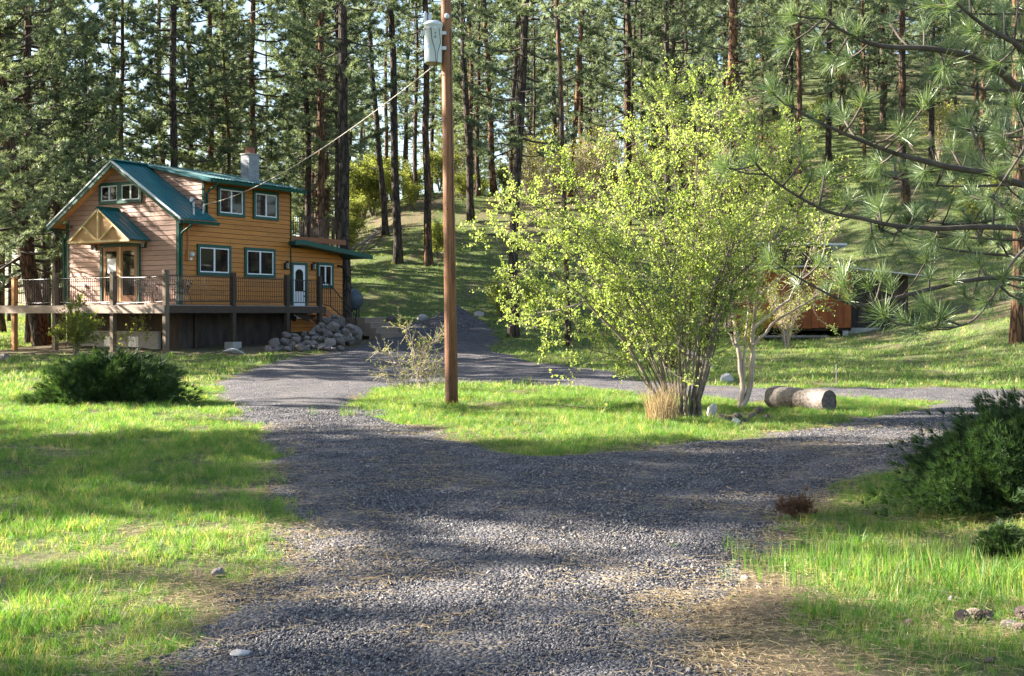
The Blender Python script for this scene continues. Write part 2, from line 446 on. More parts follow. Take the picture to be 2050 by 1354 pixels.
M['shed_and_deck_shade'] = pmat('dark_board_and_deck_shade', (.030, .022, .018), (.075, .055, .045), 5, .9, (1, 1, .3), .3, .005, vary=.3)  # dark shed boards; on the cabin it carries the shade under the deck
M['tin'] = pmat('tin_roof', (.40, .43, .46), (.58, .60, .62), 4, .5, bs=.1, metal=.2)
M['cloth'] = pmat('curtain', (.42, .40, .36), (.55, .52, .47), 20, .9, (6, 6, .3), .3)
m, nt, b = new_mat('window_glass')
nt.links.new(ramp(nt, noise(nt, coords(nt), 1.6, 3), [(.35, (.006, .006, .007)), (.65, (.022, .020, .018))]), b.inputs['Base Color'])
b.inputs['Roughness'].default_value = .03; b.inputs['Specular IOR Level'].default_value = .35
M['glass'] = m
M['lamp_glass'] = pmat('frosted_lamp_glass', (.24, .24, .23), (.34, .34, .33), 9, .2, bs=0)

# ---------------------------------------------------------------- ground sheet
def axis(lo, hi, fine_lo, fine_hi, step, grow=1.22):
    a = list(np.arange(fine_lo, fine_hi + 1e-6, step)); s = step
    while a[-1] < hi: s *= grow; a.append(a[-1] + s)
    s = step
    while a[0] > lo: s *= grow; a.insert(0, a[0] - s)
    return np.array(a)

def grid_mesh(name, X, Y, Z, mat, keep=None, attr=None):
    ny, nx = X.shape
    v = np.stack([X, Y, Z], -1).reshape(-1, 3)
    i = np.arange(ny * nx).reshape(ny, nx)
    a, b_, c, d = i[:-1, :-1], i[:-1, 1:], i[1:, 1:], i[1:, :-1]
    t = np.stack([np.stack([a, b_, c], -1), np.stack([a, c, d], -1)], 2)
    if keep is not None: t = t[keep]
    t = t.reshape(-1, 3)
    used = np.unique(t); rm = np.full(len(v), -1); rm[used] = np.arange(len(used))
    me = raw_mesh(name, v[used], rm[t], mat, smooth=True)
    if attr is not None:
        at_ = me.attributes.new(attr[0], 'FLOAT', 'POINT')
        at_.data.foreach_set('value', np.asarray(attr[1], np.float32).ravel()[used])
    return me

rng = np.random.default_rng(7)

def greenness(x, y):
    """how thickly grass grows, 0..1"""
    x = np.asarray(x, float); y = np.asarray(y, float)
    g = .80 + .45 * wob(.45 * x + 3, .45 * y) + .45 * wob(1.3 * x, 1.3 * y + 5)
    g = g - .5 * sm(.28, -.1, drive_sd(x, y) * -1)
    g = g - .5 * sm(3.2, 4.2, x) * sm(4.5, 6.5, y) * sm(13.5, 9.0, y) * sm(7.4, 8.4, y)       # needle litter beside the right juniper
    g = g - .7 * sm(-1, .3, np.minimum(np.minimum(x + 19, -3 - x), np.minimum(y - 40.8, 54 - y)))   # trodden earth round the house
    g = g - 1.2 * sm(.62, .2, -drive_sd(x, y)) * sm(.6, 1.0, x) * sm(8.2, 7.4, y)        # bare tan earth along the near right edge
    g = g - .55 * sm(66, 76, y) * sm(100, 88, y) * sm(22, 4, x) * (wob(.17 * x, .3 * y) > -.25)      # needle litter and brush below the crest
    g = g - .4 * sm(8, 13, x) * sm(60, 66, y) * (wob(.2 * x + 4, .2 * y) > 0)
    g = g - .35 * sm(9, 14, x) * sm(38, 43, y) * sm(60, 50, y)
    return np.clip(g, 0, 1)

xa = axis(-700, 700, -22, 20, .30); ya = axis(-300, 900, 3.0, 60, .30)
GX, GY = np.meshgrid(xa, ya)
DS = drive_sd(GX, GY)
GZ = terrain(GX, GY) + micro(GX, GY) * (1 - .85 * sm(-.3, .3, DS))
gm = grid_mesh('ground', GX, GY, GZ, M['ground'], attr=('green', greenness(GX, GY)))
link('ground', gm, kind='structure')

def drive_z(x, y, d):
    return terrain(x, y) + micro(x, y) * (1 - .85 * sm(-.3, .3, d)) + np.where(d > 0, .035 * sm(0, .5, d), .10 * d)

xa = np.arange(-12.5, 17, .14); ya = np.concatenate([np.arange(1.5, 30, .14), np.arange(30, 56, .25)])
DX, DY = np.meshgrid(xa, ya)
DD = drive_sd(DX, DY)
DZ = drive_z(DX, DY, DD) + .012 * np.sin(6 * DX + DY) * np.sin(5 * DY - 2 * DX) - .02 * np.exp(-((DX + .2) % 1.7 - .85) ** 2 * 8) * sm(.3, 1, DD)
inner = DD > -.35
keep = inner[:-1, :-1] & inner[:-1, 1:] & inner[1:, 1:] & inner[1:, :-1]
link('driveway', grid_mesh('driveway', DX, DY, DZ, M['gravel'], keep=keep, attr=('track', track(DX, DY))), kind='structure')

def surf(x, y):
    d = drive_sd(x, y)
    base = terrain(x, y) + micro(x, y) * (1 - .85 * sm(-.3, .3, d))
    return np.maximum(base, np.where(d > -.3, drive_z(x, y, d), -9))

def gz(x, y):
    return float(surf(np.array([x]), np.array([y]))[0])

def gpt(u, v):
    p = ground(u, v)
    return Vector((p[0], p[1], gz(p[0], p[1])))

# ---------------------------------------------------------------- scatter (ground cover)
def scatter(name, pts, rot, scl, srcs):
    me = bpy.data.meshes.new(name)
    me.vertices.add(len(pts)); me.vertices.foreach_set('co', np.asarray(pts, np.float32).ravel())
    a = me.attributes.new('rot', 'FLOAT_VECTOR', 'POINT'); a.data.foreach_set('vector', np.asarray(rot, np.float32).ravel())
    a = me.attributes.new('scl', 'FLOAT', 'POINT'); a.data.foreach_set('value', np.asarray(scl, np.float32).ravel())
    a = me.attributes.new('pick', 'INT', 'POINT'); a.data.foreach_set('value', rng.integers(0, len(srcs), len(pts)).astype(np.int32))
    o = link(name, me, kind='stuff')
    ng = bpy.data.node_groups.new(name, 'GeometryNodeTree')
    ng.interface.new_socket('Geometry', in_out='INPUT', socket_type='NodeSocketGeometry')
    ng.interface.new_socket('Geometry', in_out='OUTPUT', socket_type='NodeSocketGeometry')
    N = ng.nodes; L = ng.links
    gi = N.new('NodeGroupInput'); go = N.new('NodeGroupOutput')
    ip = N.new('GeometryNodeInstanceOnPoints')
    jn = N.new('GeometryNodeJoinGeometry')
    for s in srcs[::-1]:
        oi = N.new('GeometryNodeObjectInfo'); oi.inputs['Object'].default_value = s; oi.inputs['As Instance'].default_value = True
        L.new(oi.outputs['Geometry'], jn.inputs[0])
    def attr(nm, dt):
        x = N.new('GeometryNodeInputNamedAttribute'); x.data_type = dt; x.inputs[0].default_value = nm
        return [k for k in x.outputs if k.enabled and k.name == 'Attribute'][0]
    L.new(gi.outputs[0], ip.inputs['Points']); L.new(jn.outputs[0], ip.inputs['Instance'])
    ip.inputs['Pick Instance'].default_value = True
    L.new(attr('pick', 'INT'), ip.inputs['Instance Index'])
    e2r = N.new('FunctionNodeEulerToRotation'); L.new(attr('rot', 'FLOAT_VECTOR'), e2r.inputs[0]); L.new(e2r.outputs[0], ip.inputs['Rotation'])
    L.new(attr('scl', 'FLOAT'), ip.inputs['Scale'])
    L.new(ip.outputs[0], go.inputs[0])
    md = o.modifiers.new('scatter', 'NODES'); md.node_group = ng
    return o

def src(name, me):
    return bpy.data.objects.new(name, me)

def blade_clump(seed, n, hgt, width, spread, lean, mat, segs=2):
    r = np.random.default_rng(seed); V = []; T = []
    for _ in range(n):
        a = r.uniform(0, 2 * np.pi); rad = spread * np.sqrt(r.uniform()); bx, by = rad * np.cos(a), rad * np.sin(a)
        h = hgt * r.uniform(.45, 1.0); la = r.uniform(0, 2 * np.pi); ln = lean * r.uniform(.2, 1) * h
        wa = r.uniform(0, np.pi); wx, wy = np.cos(wa) * width / 2, np.sin(wa) * width / 2
        o = len(V)
        for k in range(segs):
            t = k / segs; off = ln * t * t; w = 1 - .5 * t
            cx, cy, cz = bx + off * np.cos(la), by + off * np.sin(la), h * t * (1 - .12 * t)
            V += [(cx - wx * w, cy - wy * w, cz), (cx + wx * w, cy + wy * w, cz)]
        V.append((bx + ln * np.cos(la), by + ln * np.sin(la), h * .9))
        for k in range(segs - 1):
            i = o + 2 * k; T += [(i, i + 1, i + 3), (i, i + 3, i + 2)]
        i = o + 2 * (segs - 1); T.append((i, i + 1, i + 2))
    return raw_mesh('blades', V, T, mat)

def frustum_pts(n, y0, y1, pw, margin=1.08):
    """random ground points in view, thinning out with distance"""
    t = rng.uniform(0, 1, n)
    y = (y0 ** pw + t * (y1 ** pw - y0 ** pw)) ** (1 / pw)
    x = rng.uniform(-.42 * margin, .42 * margin, n) * y + rng.uniform(-.3, .3, n)
    return x, y

grass_src = [src('blade_source', blade_clump(20 + k, 13, .105 + .02 * k, .0052, .06, .75, M['grass'])) for k in range(4)]
x, y = frustum_pts(160000, 4.6, 27, 1.25, 1.3)
d = drive_sd(x, y); g = greenness(x, y)
ok = ((d < .05 + .25 * (rng.uniform(0, 1, len(x)) ** 6)) | ((rng.uniform(0, 1, len(x)) < .012) & (wob(x * .7, y * .5) > .25))) & (rng.uniform(0, 1, len(x)) < .10 + 1.0 * g)
x, y, g = x[ok], y[ok], g[ok]
n = len(x)
rot = np.stack([rng.normal(0, .12, n), rng.normal(0, .12, n), rng.uniform(0, 6.28, n)], 1)
sc = rng.uniform(.4, .95, n) * (.30 + .52 * g) * (1 + .022 * y)
sc *= np.where(rng.uniform(0, 1, n) > .985, 1.7, 1)
scatter('grass', np.stack([x, y, surf(x, y) - .012], 1), rot, sc, grass_src)

far_src = [src('hill_blade_source', blade_clump(40 + k, 12, .26, .024, .28, .9, M['grass_far'])) for k in range(4)]
x, y = frustum_pts(90000, 26, 110, 1.4)
d = drive_sd(x, y); g = greenness(x, y)
ok = (d < .0) & (rng.uniform(0, 1, len(x)) < .25 + g) & ~((x > -19.3) & (x < -4.0) & (y > 42.5) & (y < 56) & (x - y * .6 < -34.2 + 6))
x, y, g = x[ok], y[ok], g[ok]; n = len(x)
rot = np.stack([rng.normal(0, .15, n), rng.normal(0, .15, n), rng.uniform(0, 6.28, n)], 1)
scatter('lawn_grass', np.stack([x, y, surf(x, y) - .02], 1), rot, rng.uniform(.35, .8, n) * (.6 + .5 * g), far_src)

tall_src = [src('tall_blade_source', blade_clump(60 + k, 7, .27, .0055, .07, .16, M['grass'], 3)) for k in range(3)]
cx = [gpt(u, v_) for u, v_ in [(1600, 1135), (1700, 1150), (1800, 1150), (1900, 1150), (2000, 1155), (2045, 1165)]]
P = []
for c in cx:
    for _ in range(75): P.append((c.x + rng.normal(0, .22), c.y + rng.normal(0, .30)))
for u, v_ in [(1380, 868), (1420, 872), (1340, 866), (1250, 850), (700, 835)]:
    c = gpt(u, v_)
    for _ in range(25): P.append((c.x + rng.normal(0, .25), c.y + rng.normal(0, .15)))
P = np.array(P); n = len(P)
scatter('tall_grass', np.stack([P[:, 0], P[:, 1], surf(P[:, 0], P[:, 1]) - .01], 1),
        np.stack([rng.normal(0, .1, n), rng.normal(0, .1, n), rng.uniform(0, 6.28, n)], 1), rng.uniform(.35, 1.0, n), tall_src)

def pebble_mesh(seed, mat):
    r = np.random.default_rng(seed)
    bm = bmesh.new(); bmesh.ops.create_icosphere(bm, subdivisions=1, radius=1)
    sx, sy, szz = r.uniform(.8, 1.3), r.uniform(.6, 1.0), r.uniform(.45, .75)
    for q in bm.verts:
        k = r.uniform(.65, 1.2); q.co = Vector((q.co.x * sx * k, q.co.y * sy * k, q.co.z * szz * k))
    me = bpy.data.meshes.new('pebble'); bm.to_mesh(me); bm.free(); me.materials.append(mat)
    return me

peb = [src('pebble_source', pebble_mesh(k, M['pebble'])) for k in range(6)]
x, y = frustum_pts(340000, 4.8, 21, .85)
d = drive_sd(x, y)
lum = wob(x * .5, y * .5 + 2)
ok = (d > -.22 + .3 * rng.uniform(0, 1, len(x))) & (rng.uniform(-.4, 1.0, len(x)) > lum * .6 - .3) & (rng.uniform(0, 1, len(x)) > .72 * track(x, y))
x, y = x[ok], y[ok]; n = len(x)
scatter('gravel', np.stack([x, y, surf(x, y) + .002], 1), rng.uniform(0, 6.28, (n, 3)) * [.12, .12, 1], rng.uniform(.0038, .0092, n) * (1 + .035 * y) * np.where(rng.uniform(0, 1, n) > .985, 1.8, 1), peb)

def needle_litter(seed):
    r = np.random.default_rng(seed); V = []; T = []
    for _ in range(5):
        a = r.uniform(0, 6.28); L_ = r.uniform(.07, .15); px, py = r.normal(0, .09, 2); c = r.normal(0, .3)
        for k in range(3):
            t = k / 2; aa = a + c * t
            qx, qy = px + L_ * t * np.cos(aa), py + L_ * t * np.sin(aa)
            V += [(qx - .0014 * np.sin(aa), qy + .0014 * np.cos(aa), .006 + .012 * t * (1 - t)), (qx + .0014 * np.sin(aa), qy - .0014 * np.cos(aa), .008)]
        o = len(V) - 6
        for k in range(2): i = o + 2 * k; T += [(i, i + 1, i + 3), (i, i + 3, i + 2)]
    return raw_mesh('litter', V, T, M['straw'])
x, y = frustum_pts(22000, 4.8, 18, .9)
lum = wob(x * .5, y * .5 + 2); d = drive_sd(x, y)
ok = rng.uniform(0, 1, len(x)) < np.clip(.06 + .35 * lum + .38 * np.exp(-((d + .1) / .35) ** 2), .03, 1)
x, y = x[ok], y[ok]; n = len(x)
scatter('pine_needle_litter', np.stack([x, y, surf(x, y) + .006], 1), np.stack([rng.normal(0, .08, n), rng.normal(0, .08, n), rng.uniform(0, 6.28, n)], 1),
        rng.uniform(.8, 1.5, n), [src('litter_source', needle_litter(k)) for k in range(4)])

# ---------------------------------------------------------------- cabin (local X runs along the amber wall, Y along the gable, z is height above the road)
HX, HY, HA = -12.03, 44.0, math.atan2(.857, .515)
house = thing('cabin', 'two storey cabin with teal metal roof, gable tinted pink for its skylit shade and amber side siding', 'cabin', (HX, HY, 0), HA)
def hw(x, y):
    return (HX + math.cos(HA) * x - math.sin(HA) * y, HY + math.sin(HA) * x + math.cos(HA) * y)

RIDGE_Y, RIDGE_Z, SL = 3.03, 7.30, .635
def under(y):            # underside of the main roof at distance y along the gable
    return RIDGE_Z - .10 - SL * abs(y - RIDGE_Y)
DSL = .20
def dorm(y):             # underside of the dormer roof
    return RIDGE_Z - .08 - DSL * (RIDGE_Y - y)

gw = MB().prism([(.10, 0.01, .15), (.10, 6.05, .15), (.10, 6.05, under(6.05)), (.10, RIDGE_Y, under(RIDGE_Y)), (.10, .01, under(.01))], (.14, 0, 0)).build('gable_wall', M['shed_and_deck_shade'], house)  # wall core coloured dark to stand for shade under the deck
mw = MB().box(.26, 6.03, .08, .20, .2, 5.2).box(1.36, 6.03, .08, .20, 5.2, dorm(.1) - .02).build('side_wall', M['shed_and_deck_shade'], house)  # same dark core; under-deck shade is in its colour
bw = MB().box(.26, 6.03, 5.9, 6.04, .2, under(6.04)).build('rear_wall', M['amber_board'], house)
ew = MB().prism([(6.03, .21, .2), (6.03, 5.9, .2), (6.03, 5.9, under(5.9)), (6.03, RIDGE_Y, under(RIDGE_Y)), (6.03, .21, dorm(.21))], (.12, 0, 0)).build('end_wall', M['amber_board'], house)
C = .18
def board_x(z0, z1, ya, yb, yc, yd, parent, mat, X=0.10):
    """a lapped board on the gable plane: bottom edge ya..yb, top edge yc..yd"""
    vs = [(X - .026, ya, z0), (X - .026, yb, z0), (X - .008, yd, z1), (X - .008, yc, z1), (X, ya, z0), (X, yb, z0), (X, yd, z1), (X, yc, z1)]
    MB().add(vs, [(0, 1, 2, 3), (7, 6, 5, 4), (0, 4, 5, 1), (1, 5, 6, 2), (2, 6, 7, 3), (3, 7, 4, 0)]).build('siding_board', mat, parent)
z = 1.98
while z < under(RIDGE_Y) - .12:
    z1 = min(z + C - .016, under(RIDGE_Y) - .03)
    def lim(zz):
        d_ = (RIDGE_Z - .10 - zz) / SL
        return max(.02, RIDGE_Y - d_), min(6.04, RIDGE_Y + d_)
    a, b_ = lim(z); c, d_ = lim(z1)
    cut = random.Random(int(z * 100)).uniform(1.2, 4.6)
    if a + .5 < cut < b_ - .5 and c + .1 < cut < d_ - .1:
        board_x(z, z1, a, cut - .003, c, cut - .003, gw, M['skylit_pink_board']); board_x(z, z1, cut + .003, b_, cut + .003, d_, gw, M['skylit_pink_board'])
    else:
        board_x(z, z1, a, b_, c, d_, gw, M['skylit_pink_board'])
    z += C
def board_y(z0, z1, xa_, xb_, parent, mat, Y=.08, xc=None, xd=None):
    xc = xa_ if xc is None else xc; xd = xb_ if xd is None else xd
    vs = [(xa_, Y - .026, z0), (xb_, Y - .026, z0), (xd, Y - .008, z1), (xc, Y - .008, z1), (xa_, Y, z0), (xb_, Y, z0), (xd, Y, z1), (xc, Y, z1)]
    MB().add(vs, [(0, 1, 2, 3), (7, 6, 5, 4), (0, 4, 5, 1), (1, 5, 6, 2), (2, 6, 7, 3), (3, 7, 4, 0)]).build('siding_board', mat, parent)
z = 1.98
while z < dorm(.1) - .08:
    z1 = min(z + C - .016, dorm(.1) - .03)
    x0_ = .25 if z1 < 5.19 else 1.37
    cut = random.Random(int(z * 77)).uniform(2, 5)
    board_y(z, z1, x0_, cut - .003, mw, M['amber_board']); board_y(z, z1, cut + .003, 6.12, mw, M['amber_board'])
    z += C
# dormer cheek: triangle facing the gable side
ck = MB().prism([(1.36, .20, 5.35), (1.36, .20, dorm(.2)), (1.36, 2.6, dorm(2.6))], (.08, 0, 0)).build('dormer_cheek', M['dark_wood'], house)
z = 5.34
while z < 7.0:
    z1 = z + C - .016
    f = lambda zz: ((zz - (RIDGE_Z - SL * RIDGE_Y)) / SL)          # roof surface at this height
    hi0 = min(2.6, f(z)); hi1 = min(2.7, f(z1))
    lo0 = max(.09, RIDGE_Y - (RIDGE_Z - .09 - z) / DSL) if z > dorm(.09) else .09
    lo1 = max(.09, RIDGE_Y - (RIDGE_Z - .09 - z1) / DSL) if z1 > dorm(.09) else .09
    if hi1 - lo1 > .05 and hi0 > lo0:
        board_x(z, z1, lo0, hi0, lo1, hi1, ck, M['skylit_pink_board'], 1.36)
    z += C
# roofs of ribbed metal
def roof_panel(parent, P0, along, down, nrm, wid, ln, mat, rib=.22):
    """metal sheet: ribs run down the slope"""
    A = np.array(along); D = np.array(down); Nn = np.array(nrm); P0 = np.array(P0, float)
    mb = MB()
    prof = []; k = max(1, round(wid / rib)); r = wid / k
    for i in range(k):
        prof += [(i * r, 0), (i * r + r * .66, 0), (i * r + r * .74, .026), (i * r + r * .92, .026)]
    prof.append((wid, 0))
    for j in range(len(prof) - 1):
        (a, ha), (b_, hb) = prof[j], prof[j + 1]
        p = P0 + A * a + Nn * ha; q = P0 + A * b_ + Nn * hb
        p2 = P0 + A * a - Nn * .012; q2 = P0 + A * b_ - Nn * .012
        mb.add([p, q, q + D * ln, p + D * ln, p2, q2, q2 + D * ln, p2 + D * ln], [(0, 1, 2, 3), (4, 7, 6, 5), (0, 4, 5, 1), (3, 2, 6, 7)])
    return mb.build('roof_panel', mat, parent)
roof = MB().prism([(-.30, RIDGE_Y, RIDGE_Z - .03), (-.30, -.52, RIDGE_Z - .03 - SL * 3.55), (-.30, -.52, RIDGE_Z - .09 - SL * 3.55), (-.30, RIDGE_Y, RIDGE_Z - .10), (-.30, 6.60, RIDGE_Z - .09 - SL * 3.57), (-.30, 6.60, RIDGE_Z - .03 - SL * 3.57)], (1.64, 0, 0)).build('roof', M['orange_wood'], house)
u_ = np.array([0, -1, -SL]) / math.hypot(1, SL); n_ = np.array([0, -SL, 1]) / math.hypot(1, SL)
ul = np.array([0, 1, -SL]) / math.hypot(1, SL); nl_ = np.array([0, SL, 1]) / math.hypot(1, SL)
LN = 3.57 * math.hypot(1, SL)
for a, b_ in ((-.34, .54), (.545, 1.44)):
    roof_panel(roof, (a, RIDGE_Y, RIDGE_Z), (1, 0, 0), u_, n_, b_ - a, LN, M['teal'])
for i in range(7):
    roof_panel(roof, (-.34 + i * .97, RIDGE_Y, RIDGE_Z), (1, 0, 0), ul, nl_, .965, LN + .02, M['teal'])
dr = MB().prism([(1.30, RIDGE_Y - .02, RIDGE_Z - .02), (1.30, -.50, RIDGE_Z - .02 - DSL * 3.51), (1.30, -.50, RIDGE_Z - .07 - DSL * 3.51), (1.30, RIDGE_Y - .02, RIDGE_Z - .07)], (5.05, 0, 0)).build('dormer_roof', M['green_trim'], house)
du = np.array([0, -1, -DSL]) / math.hypot(1, DSL); dn = np.array([0, -DSL, 1]) / math.hypot(1, DSL)
for i in range(5):
    roof_panel(dr, (1.16 + i * 1.04, RIDGE_Y, RIDGE_Z + .03), (1, 0, 0), du, dn, 1.035, 3.56 * math.hypot(1, DSL), M['teal'], .17)
MB().prism([(1.15, RIDGE_Y, RIDGE_Z + .02), (1.15, -.50, RIDGE_Z + .02 - DSL * 3.53), (1.15, -.50, RIDGE_Z - .14 - DSL * 3.53), (1.15, 2.5, RIDGE_Z - .16)], (.10, 0, 0)).build('dormer_rake_trim', M['teal'], house)
MB().prism([(-.40, RIDGE_Y + .15, RIDGE_Z - .03), (-.40, RIDGE_Y, RIDGE_Z + .085), (-.40, RIDGE_Y - .15, RIDGE_Z + .02), (-.40, RIDGE_Y, RIDGE_Z + .05)], (6.75, 0, 0)).build('ridge_cap', M['teal'], house)
# rake trims on the gable edge
def rake(yend, mat, name, dz0, dz1, x0=-.395, w=.05):
    MB().prism([(x0, RIDGE_Y, RIDGE_Z + dz1), (x0, yend, RIDGE_Z + dz1 - SL * abs(yend - RIDGE_Y)), (x0, yend, RIDGE_Z + dz0 - SL * abs(yend - RIDGE_Y)), (x0, RIDGE_Y, RIDGE_Z + dz0)], (w, 0, 0)).build(name, mat, house)
rake(-.54, M['edge_metal'], 'rake_trim', -.05, .035); rake(6.62, M['edge_metal'], 'rake_trim', -.03, .035)
rake(-.53, M['green_trim'], 'rake_board', -.20, -.055, -.37); rake(6.61, M['green_trim'], 'rake_board', -.22, -.035, -.37)
# gutters, downspouts, corner boards
def gutter(x0, x1, y, z0, parent=house, sgn=-1):
    mb = MB(); pr = [(0, 0), (.02 * sgn, -.11), (.10 * sgn, -.11), (.13 * sgn, .0), (.115 * sgn, .0), (.09 * sgn, -.095), (.03 * sgn, -.095), (.012, 0)]
    mb.prism([(x0, y + p, z0 + q) for p, q in pr], (x1 - x0, 0, 0)).build('gutter', M['green_trim'], parent)
gutter(-.32, 1.46, -.54, RIDGE_Z - .05 - SL * 3.57)
gutter(1.18, 6.36, -.52, RIDGE_Z - .03 - DSL * 3.54)
gutter(-.32, 6.4, 6.62, RIDGE_Z - .05 - SL * 3.57, sgn=1)
MB().tube([(.10, -.60, 4.92), (.10, -.58, 4.80), (.12, -.20, 4.62), (.12, .0, 4.48), (.12, .0, 2.2)], .042, 8).build('downspout', M['green_trim'], house, True)
MB().tube([(1.42, -.60, 6.50), (1.42, -.56, 6.38), (1.44, -.14, 6.22), (1.44, -.02, 6.10), (1.44, -.02, 5.36)], .042, 8).build('downspout', M['green_trim'], house, True)
MB().tube([(-.1, 6.68, 4.92), (-.06, 6.5, 4.7), (.02, 6.14, 4.55), (.05, 6.12, 2.0)], .042, 8).build('downspout', M['green_trim'], house, True)
MB().box(.062, .25, -.012, .018, 1.95, 5.22).box(.062, .10, .018, .14, 1.95, 5.24).build('corner_board', M['green_trim'], house)
MB().box(.062, .24, 6.05, 6.08, 1.95, 5.22).box(.058, .10, 5.92, 6.05, 1.95, 5.24).build('corner_board', M['green_trim'], house)
MB().box(1.30, 1.345, -.0, .10, 5.35, 6.52).build('corner_board', M['green_trim'], house)
MB().box(6.125, 6.155, .02, .20, 1.95, 6.55).build('corner_board', M['green_trim'], house)
# windows: trim boards, vinyl frame, two sashes with panes
def window(axis_, plane, a0, a1, z0, z1, parent=house, curtain=None, trim=.115, divs=1, name='window', glass='glass'):
    def bx(mb, p0, p1, q0, q1, r0, r1):   # p along the wall, q height, r out of the wall
        if axis_ == 'y': mb.box(p0, p1, plane - r1, plane - r0, q0, q1)
        else: mb.box(plane - r1, plane - r0, p0, p1, q0, q1)
        return mb
    mb = MB()
    bx(mb, a0, a1, z1 - trim, z1, -.0, .060); bx(mb, a0, a1, z0, z0 + trim, 0, .060)
    bx(mb, a0, a0 + trim, z0 + trim, z1 - trim, 0, .057); bx(mb, a1 - trim, a1, z0 + trim, z1 - trim, 0, .057)
    w = mb.build(name, M['green_trim'], parent)
    i0, i1, k0, k1 = a0 + trim, a1 - trim, z0 + trim, z1 - trim
    n = 2 * divs; mb = MB(); fr = .042
    bx(mb, i0, i1, k0, k0 + fr, .0, .040); bx(mb, i0, i1, k1 - fr, k1, 0, .040)
    bx(mb, i0, i0 + fr, k0 + fr, k1 - fr, 0, .040); bx(mb, i1 - fr, i1, k0 + fr, k1 - fr, 0, .040)
    mid = (i0 + i1) / 2
    bx(mb, mid - .035, mid + .03, k0 + fr, k1 - fr, 0, .044)
    mb.build('window_frame', M['white'], w)
    for s_, (p0, p1) in enumerate(((i0 + fr, mid - .035), (mid + .03, i1 - fr))):
        rr = .018 if s_ else .010
        bx(MB(), p0, p1, k0 + fr, k1 - fr, .002, rr).build('pane', M['glass'], w)
    return w
window('y', .054, 2.03, 3.47, 5.32, 6.44); window('y', .054, 3.95, 5.38, 5.32, 6.44)
window('y', .054, 1.00, 2.73, 3.06, 4.21); window('y', .054, 3.48, 5.19, 3.05, 4.20)
window('x', .074, 1.88, 3.06, 5.75, 6.55); window('x', .074, 3.055, 4.17, 5.753, 6.553)
# french doors under the canopy
fd = MB().box(.005, .074, 1.97, 2.10, 2.0, 4.30).box(.005, .074, 3.97, 4.10, 2.0, 4.30).box(.003, .074, 2.10, 3.97, 4.14, 4.30).build('french_doors', M['green_trim'], house)
def door_leaf(y0, y1, st_):
    lf = MB().box(.03, .072, y0, y0 + st_, 2.05, 4.13).box(.03, .072, y1 - st_, y1, 2.05, 4.13).box(.03, .072, y0 + st_, y1 - st_, 3.98, 4.13).box(.03, .072, y0 + st_, y1 - st_, 2.05, 2.32).build('door_leaf', M['door_wood'], fd)
    return lf
door_leaf(2.11, 3.03, .15); door_leaf(3.04, 3.96, .16)
MB().box(.052, .068, 2.26, 2.88, 2.32, 3.98).build('pane', M['glass'], fd); MB().box(.052, .068, 3.20, 3.80, 2.32, 3.98).build('pane', M['glass'], fd)
MB().box(.022, .03, 2.98, 3.07, 2.05, 4.13).build('astragal', M['pine_trim'], fd)
MB().box(.040, .050, 3.26, 3.70, 3.16, 3.70).build('paper_notice', M['white'], fd)
MB().box(-.02, .03, 2.05, 4.02, 2.0, 2.045).build('threshold', M['galv'], fd)
MB().tube([(.03, 3.12, 3.02), (-.03, 3.12, 3.02)], .028, 8).build('door_knob', M['iron'], fd)
# canopy: truss front, plywood infill, two ribbed slopes
can = MB()
CX, CY, CZ, CS, CE = -.93, 3.07, 5.52, .71, 1.64
can.prism([(CX + .03, CY, CZ - .10), (CX + .03, CY - CE + .08, CZ - .06 - CS * CE), (CX + .03, CY + CE - .08, CZ - .06 - CS * CE)], (.03, 0, 0))
can.prism([(CX + .06, CY + CE - .15, CZ - .08 - CS * CE), (CX + .06, CY - CE + .15, CZ - .08 - CS * CE), (CX + .06, CY - CE + .15, CZ - .05 - CS * CE), (CX + .06, CY + CE - .15, CZ - .05 - CS * CE)], (.95, 0, 0))
cano = can.build('canopy', M['canopy_wood'], house)
base = CZ - .07 - CS * CE
for p, q in (((CY, CZ - .05), (CY - CE + .02, base)), ((CY, CZ - .05), (CY + CE - .02, base)), ((CY - CE, base), (CY + CE, base)), ((CY, base), (CY, CZ - .06)), ((CY + .05, base + .03), (CY + .78, CZ - .12 - CS * .78)), ((CY - .05, base + .03), (CY - .78, CZ - .12 - CS * .78))):
    MB().bar((CX - .005, *p), (CX - .005, *q), .07, .075, 0, (1, 0, 0)).build('truss_bar', M['pine_trim'], cano)
cu = np.array([0, -1, -CS]) / math.hypot(1, CS); cn = np.array([0, -CS, 1]) / math.hypot(1, CS)
cl = np.array([0, 1, -CS]) / math.hypot(1, CS); cnl = np.array([0, CS, 1]) / math.hypot(1, CS)
roof_panel(cano, (CX - .05, CY, CZ), (1, 0, 0), cu, cn, 1.0, CE * math.hypot(1, CS) + .06, M['teal'], .25)
roof_panel(cano, (CX - .05, CY, CZ), (1, 0, 0), cl, cnl, 1.0, CE * math.hypot(1, CS) + .06, M['edge_metal'], .25)  # paler than the other slope: sunlit brightness put into the colour
MB().prism([(CX - .06, CY + .12, CZ - .05), (CX - .06, CY, CZ + .06), (CX - .06, CY - .12, CZ - .05), (CX - .06, CY, CZ + .035)], (1.0, 0, 0)).build('ridge_cap', M['green_trim'], cano)
for yb in (CY - CE + .3, CY + CE - .3):
    MB().bar((CX + .1, yb, base - .02), (.06, yb, base - .02), .07, .09).build('canopy_beam', M['pine_trim'], cano)
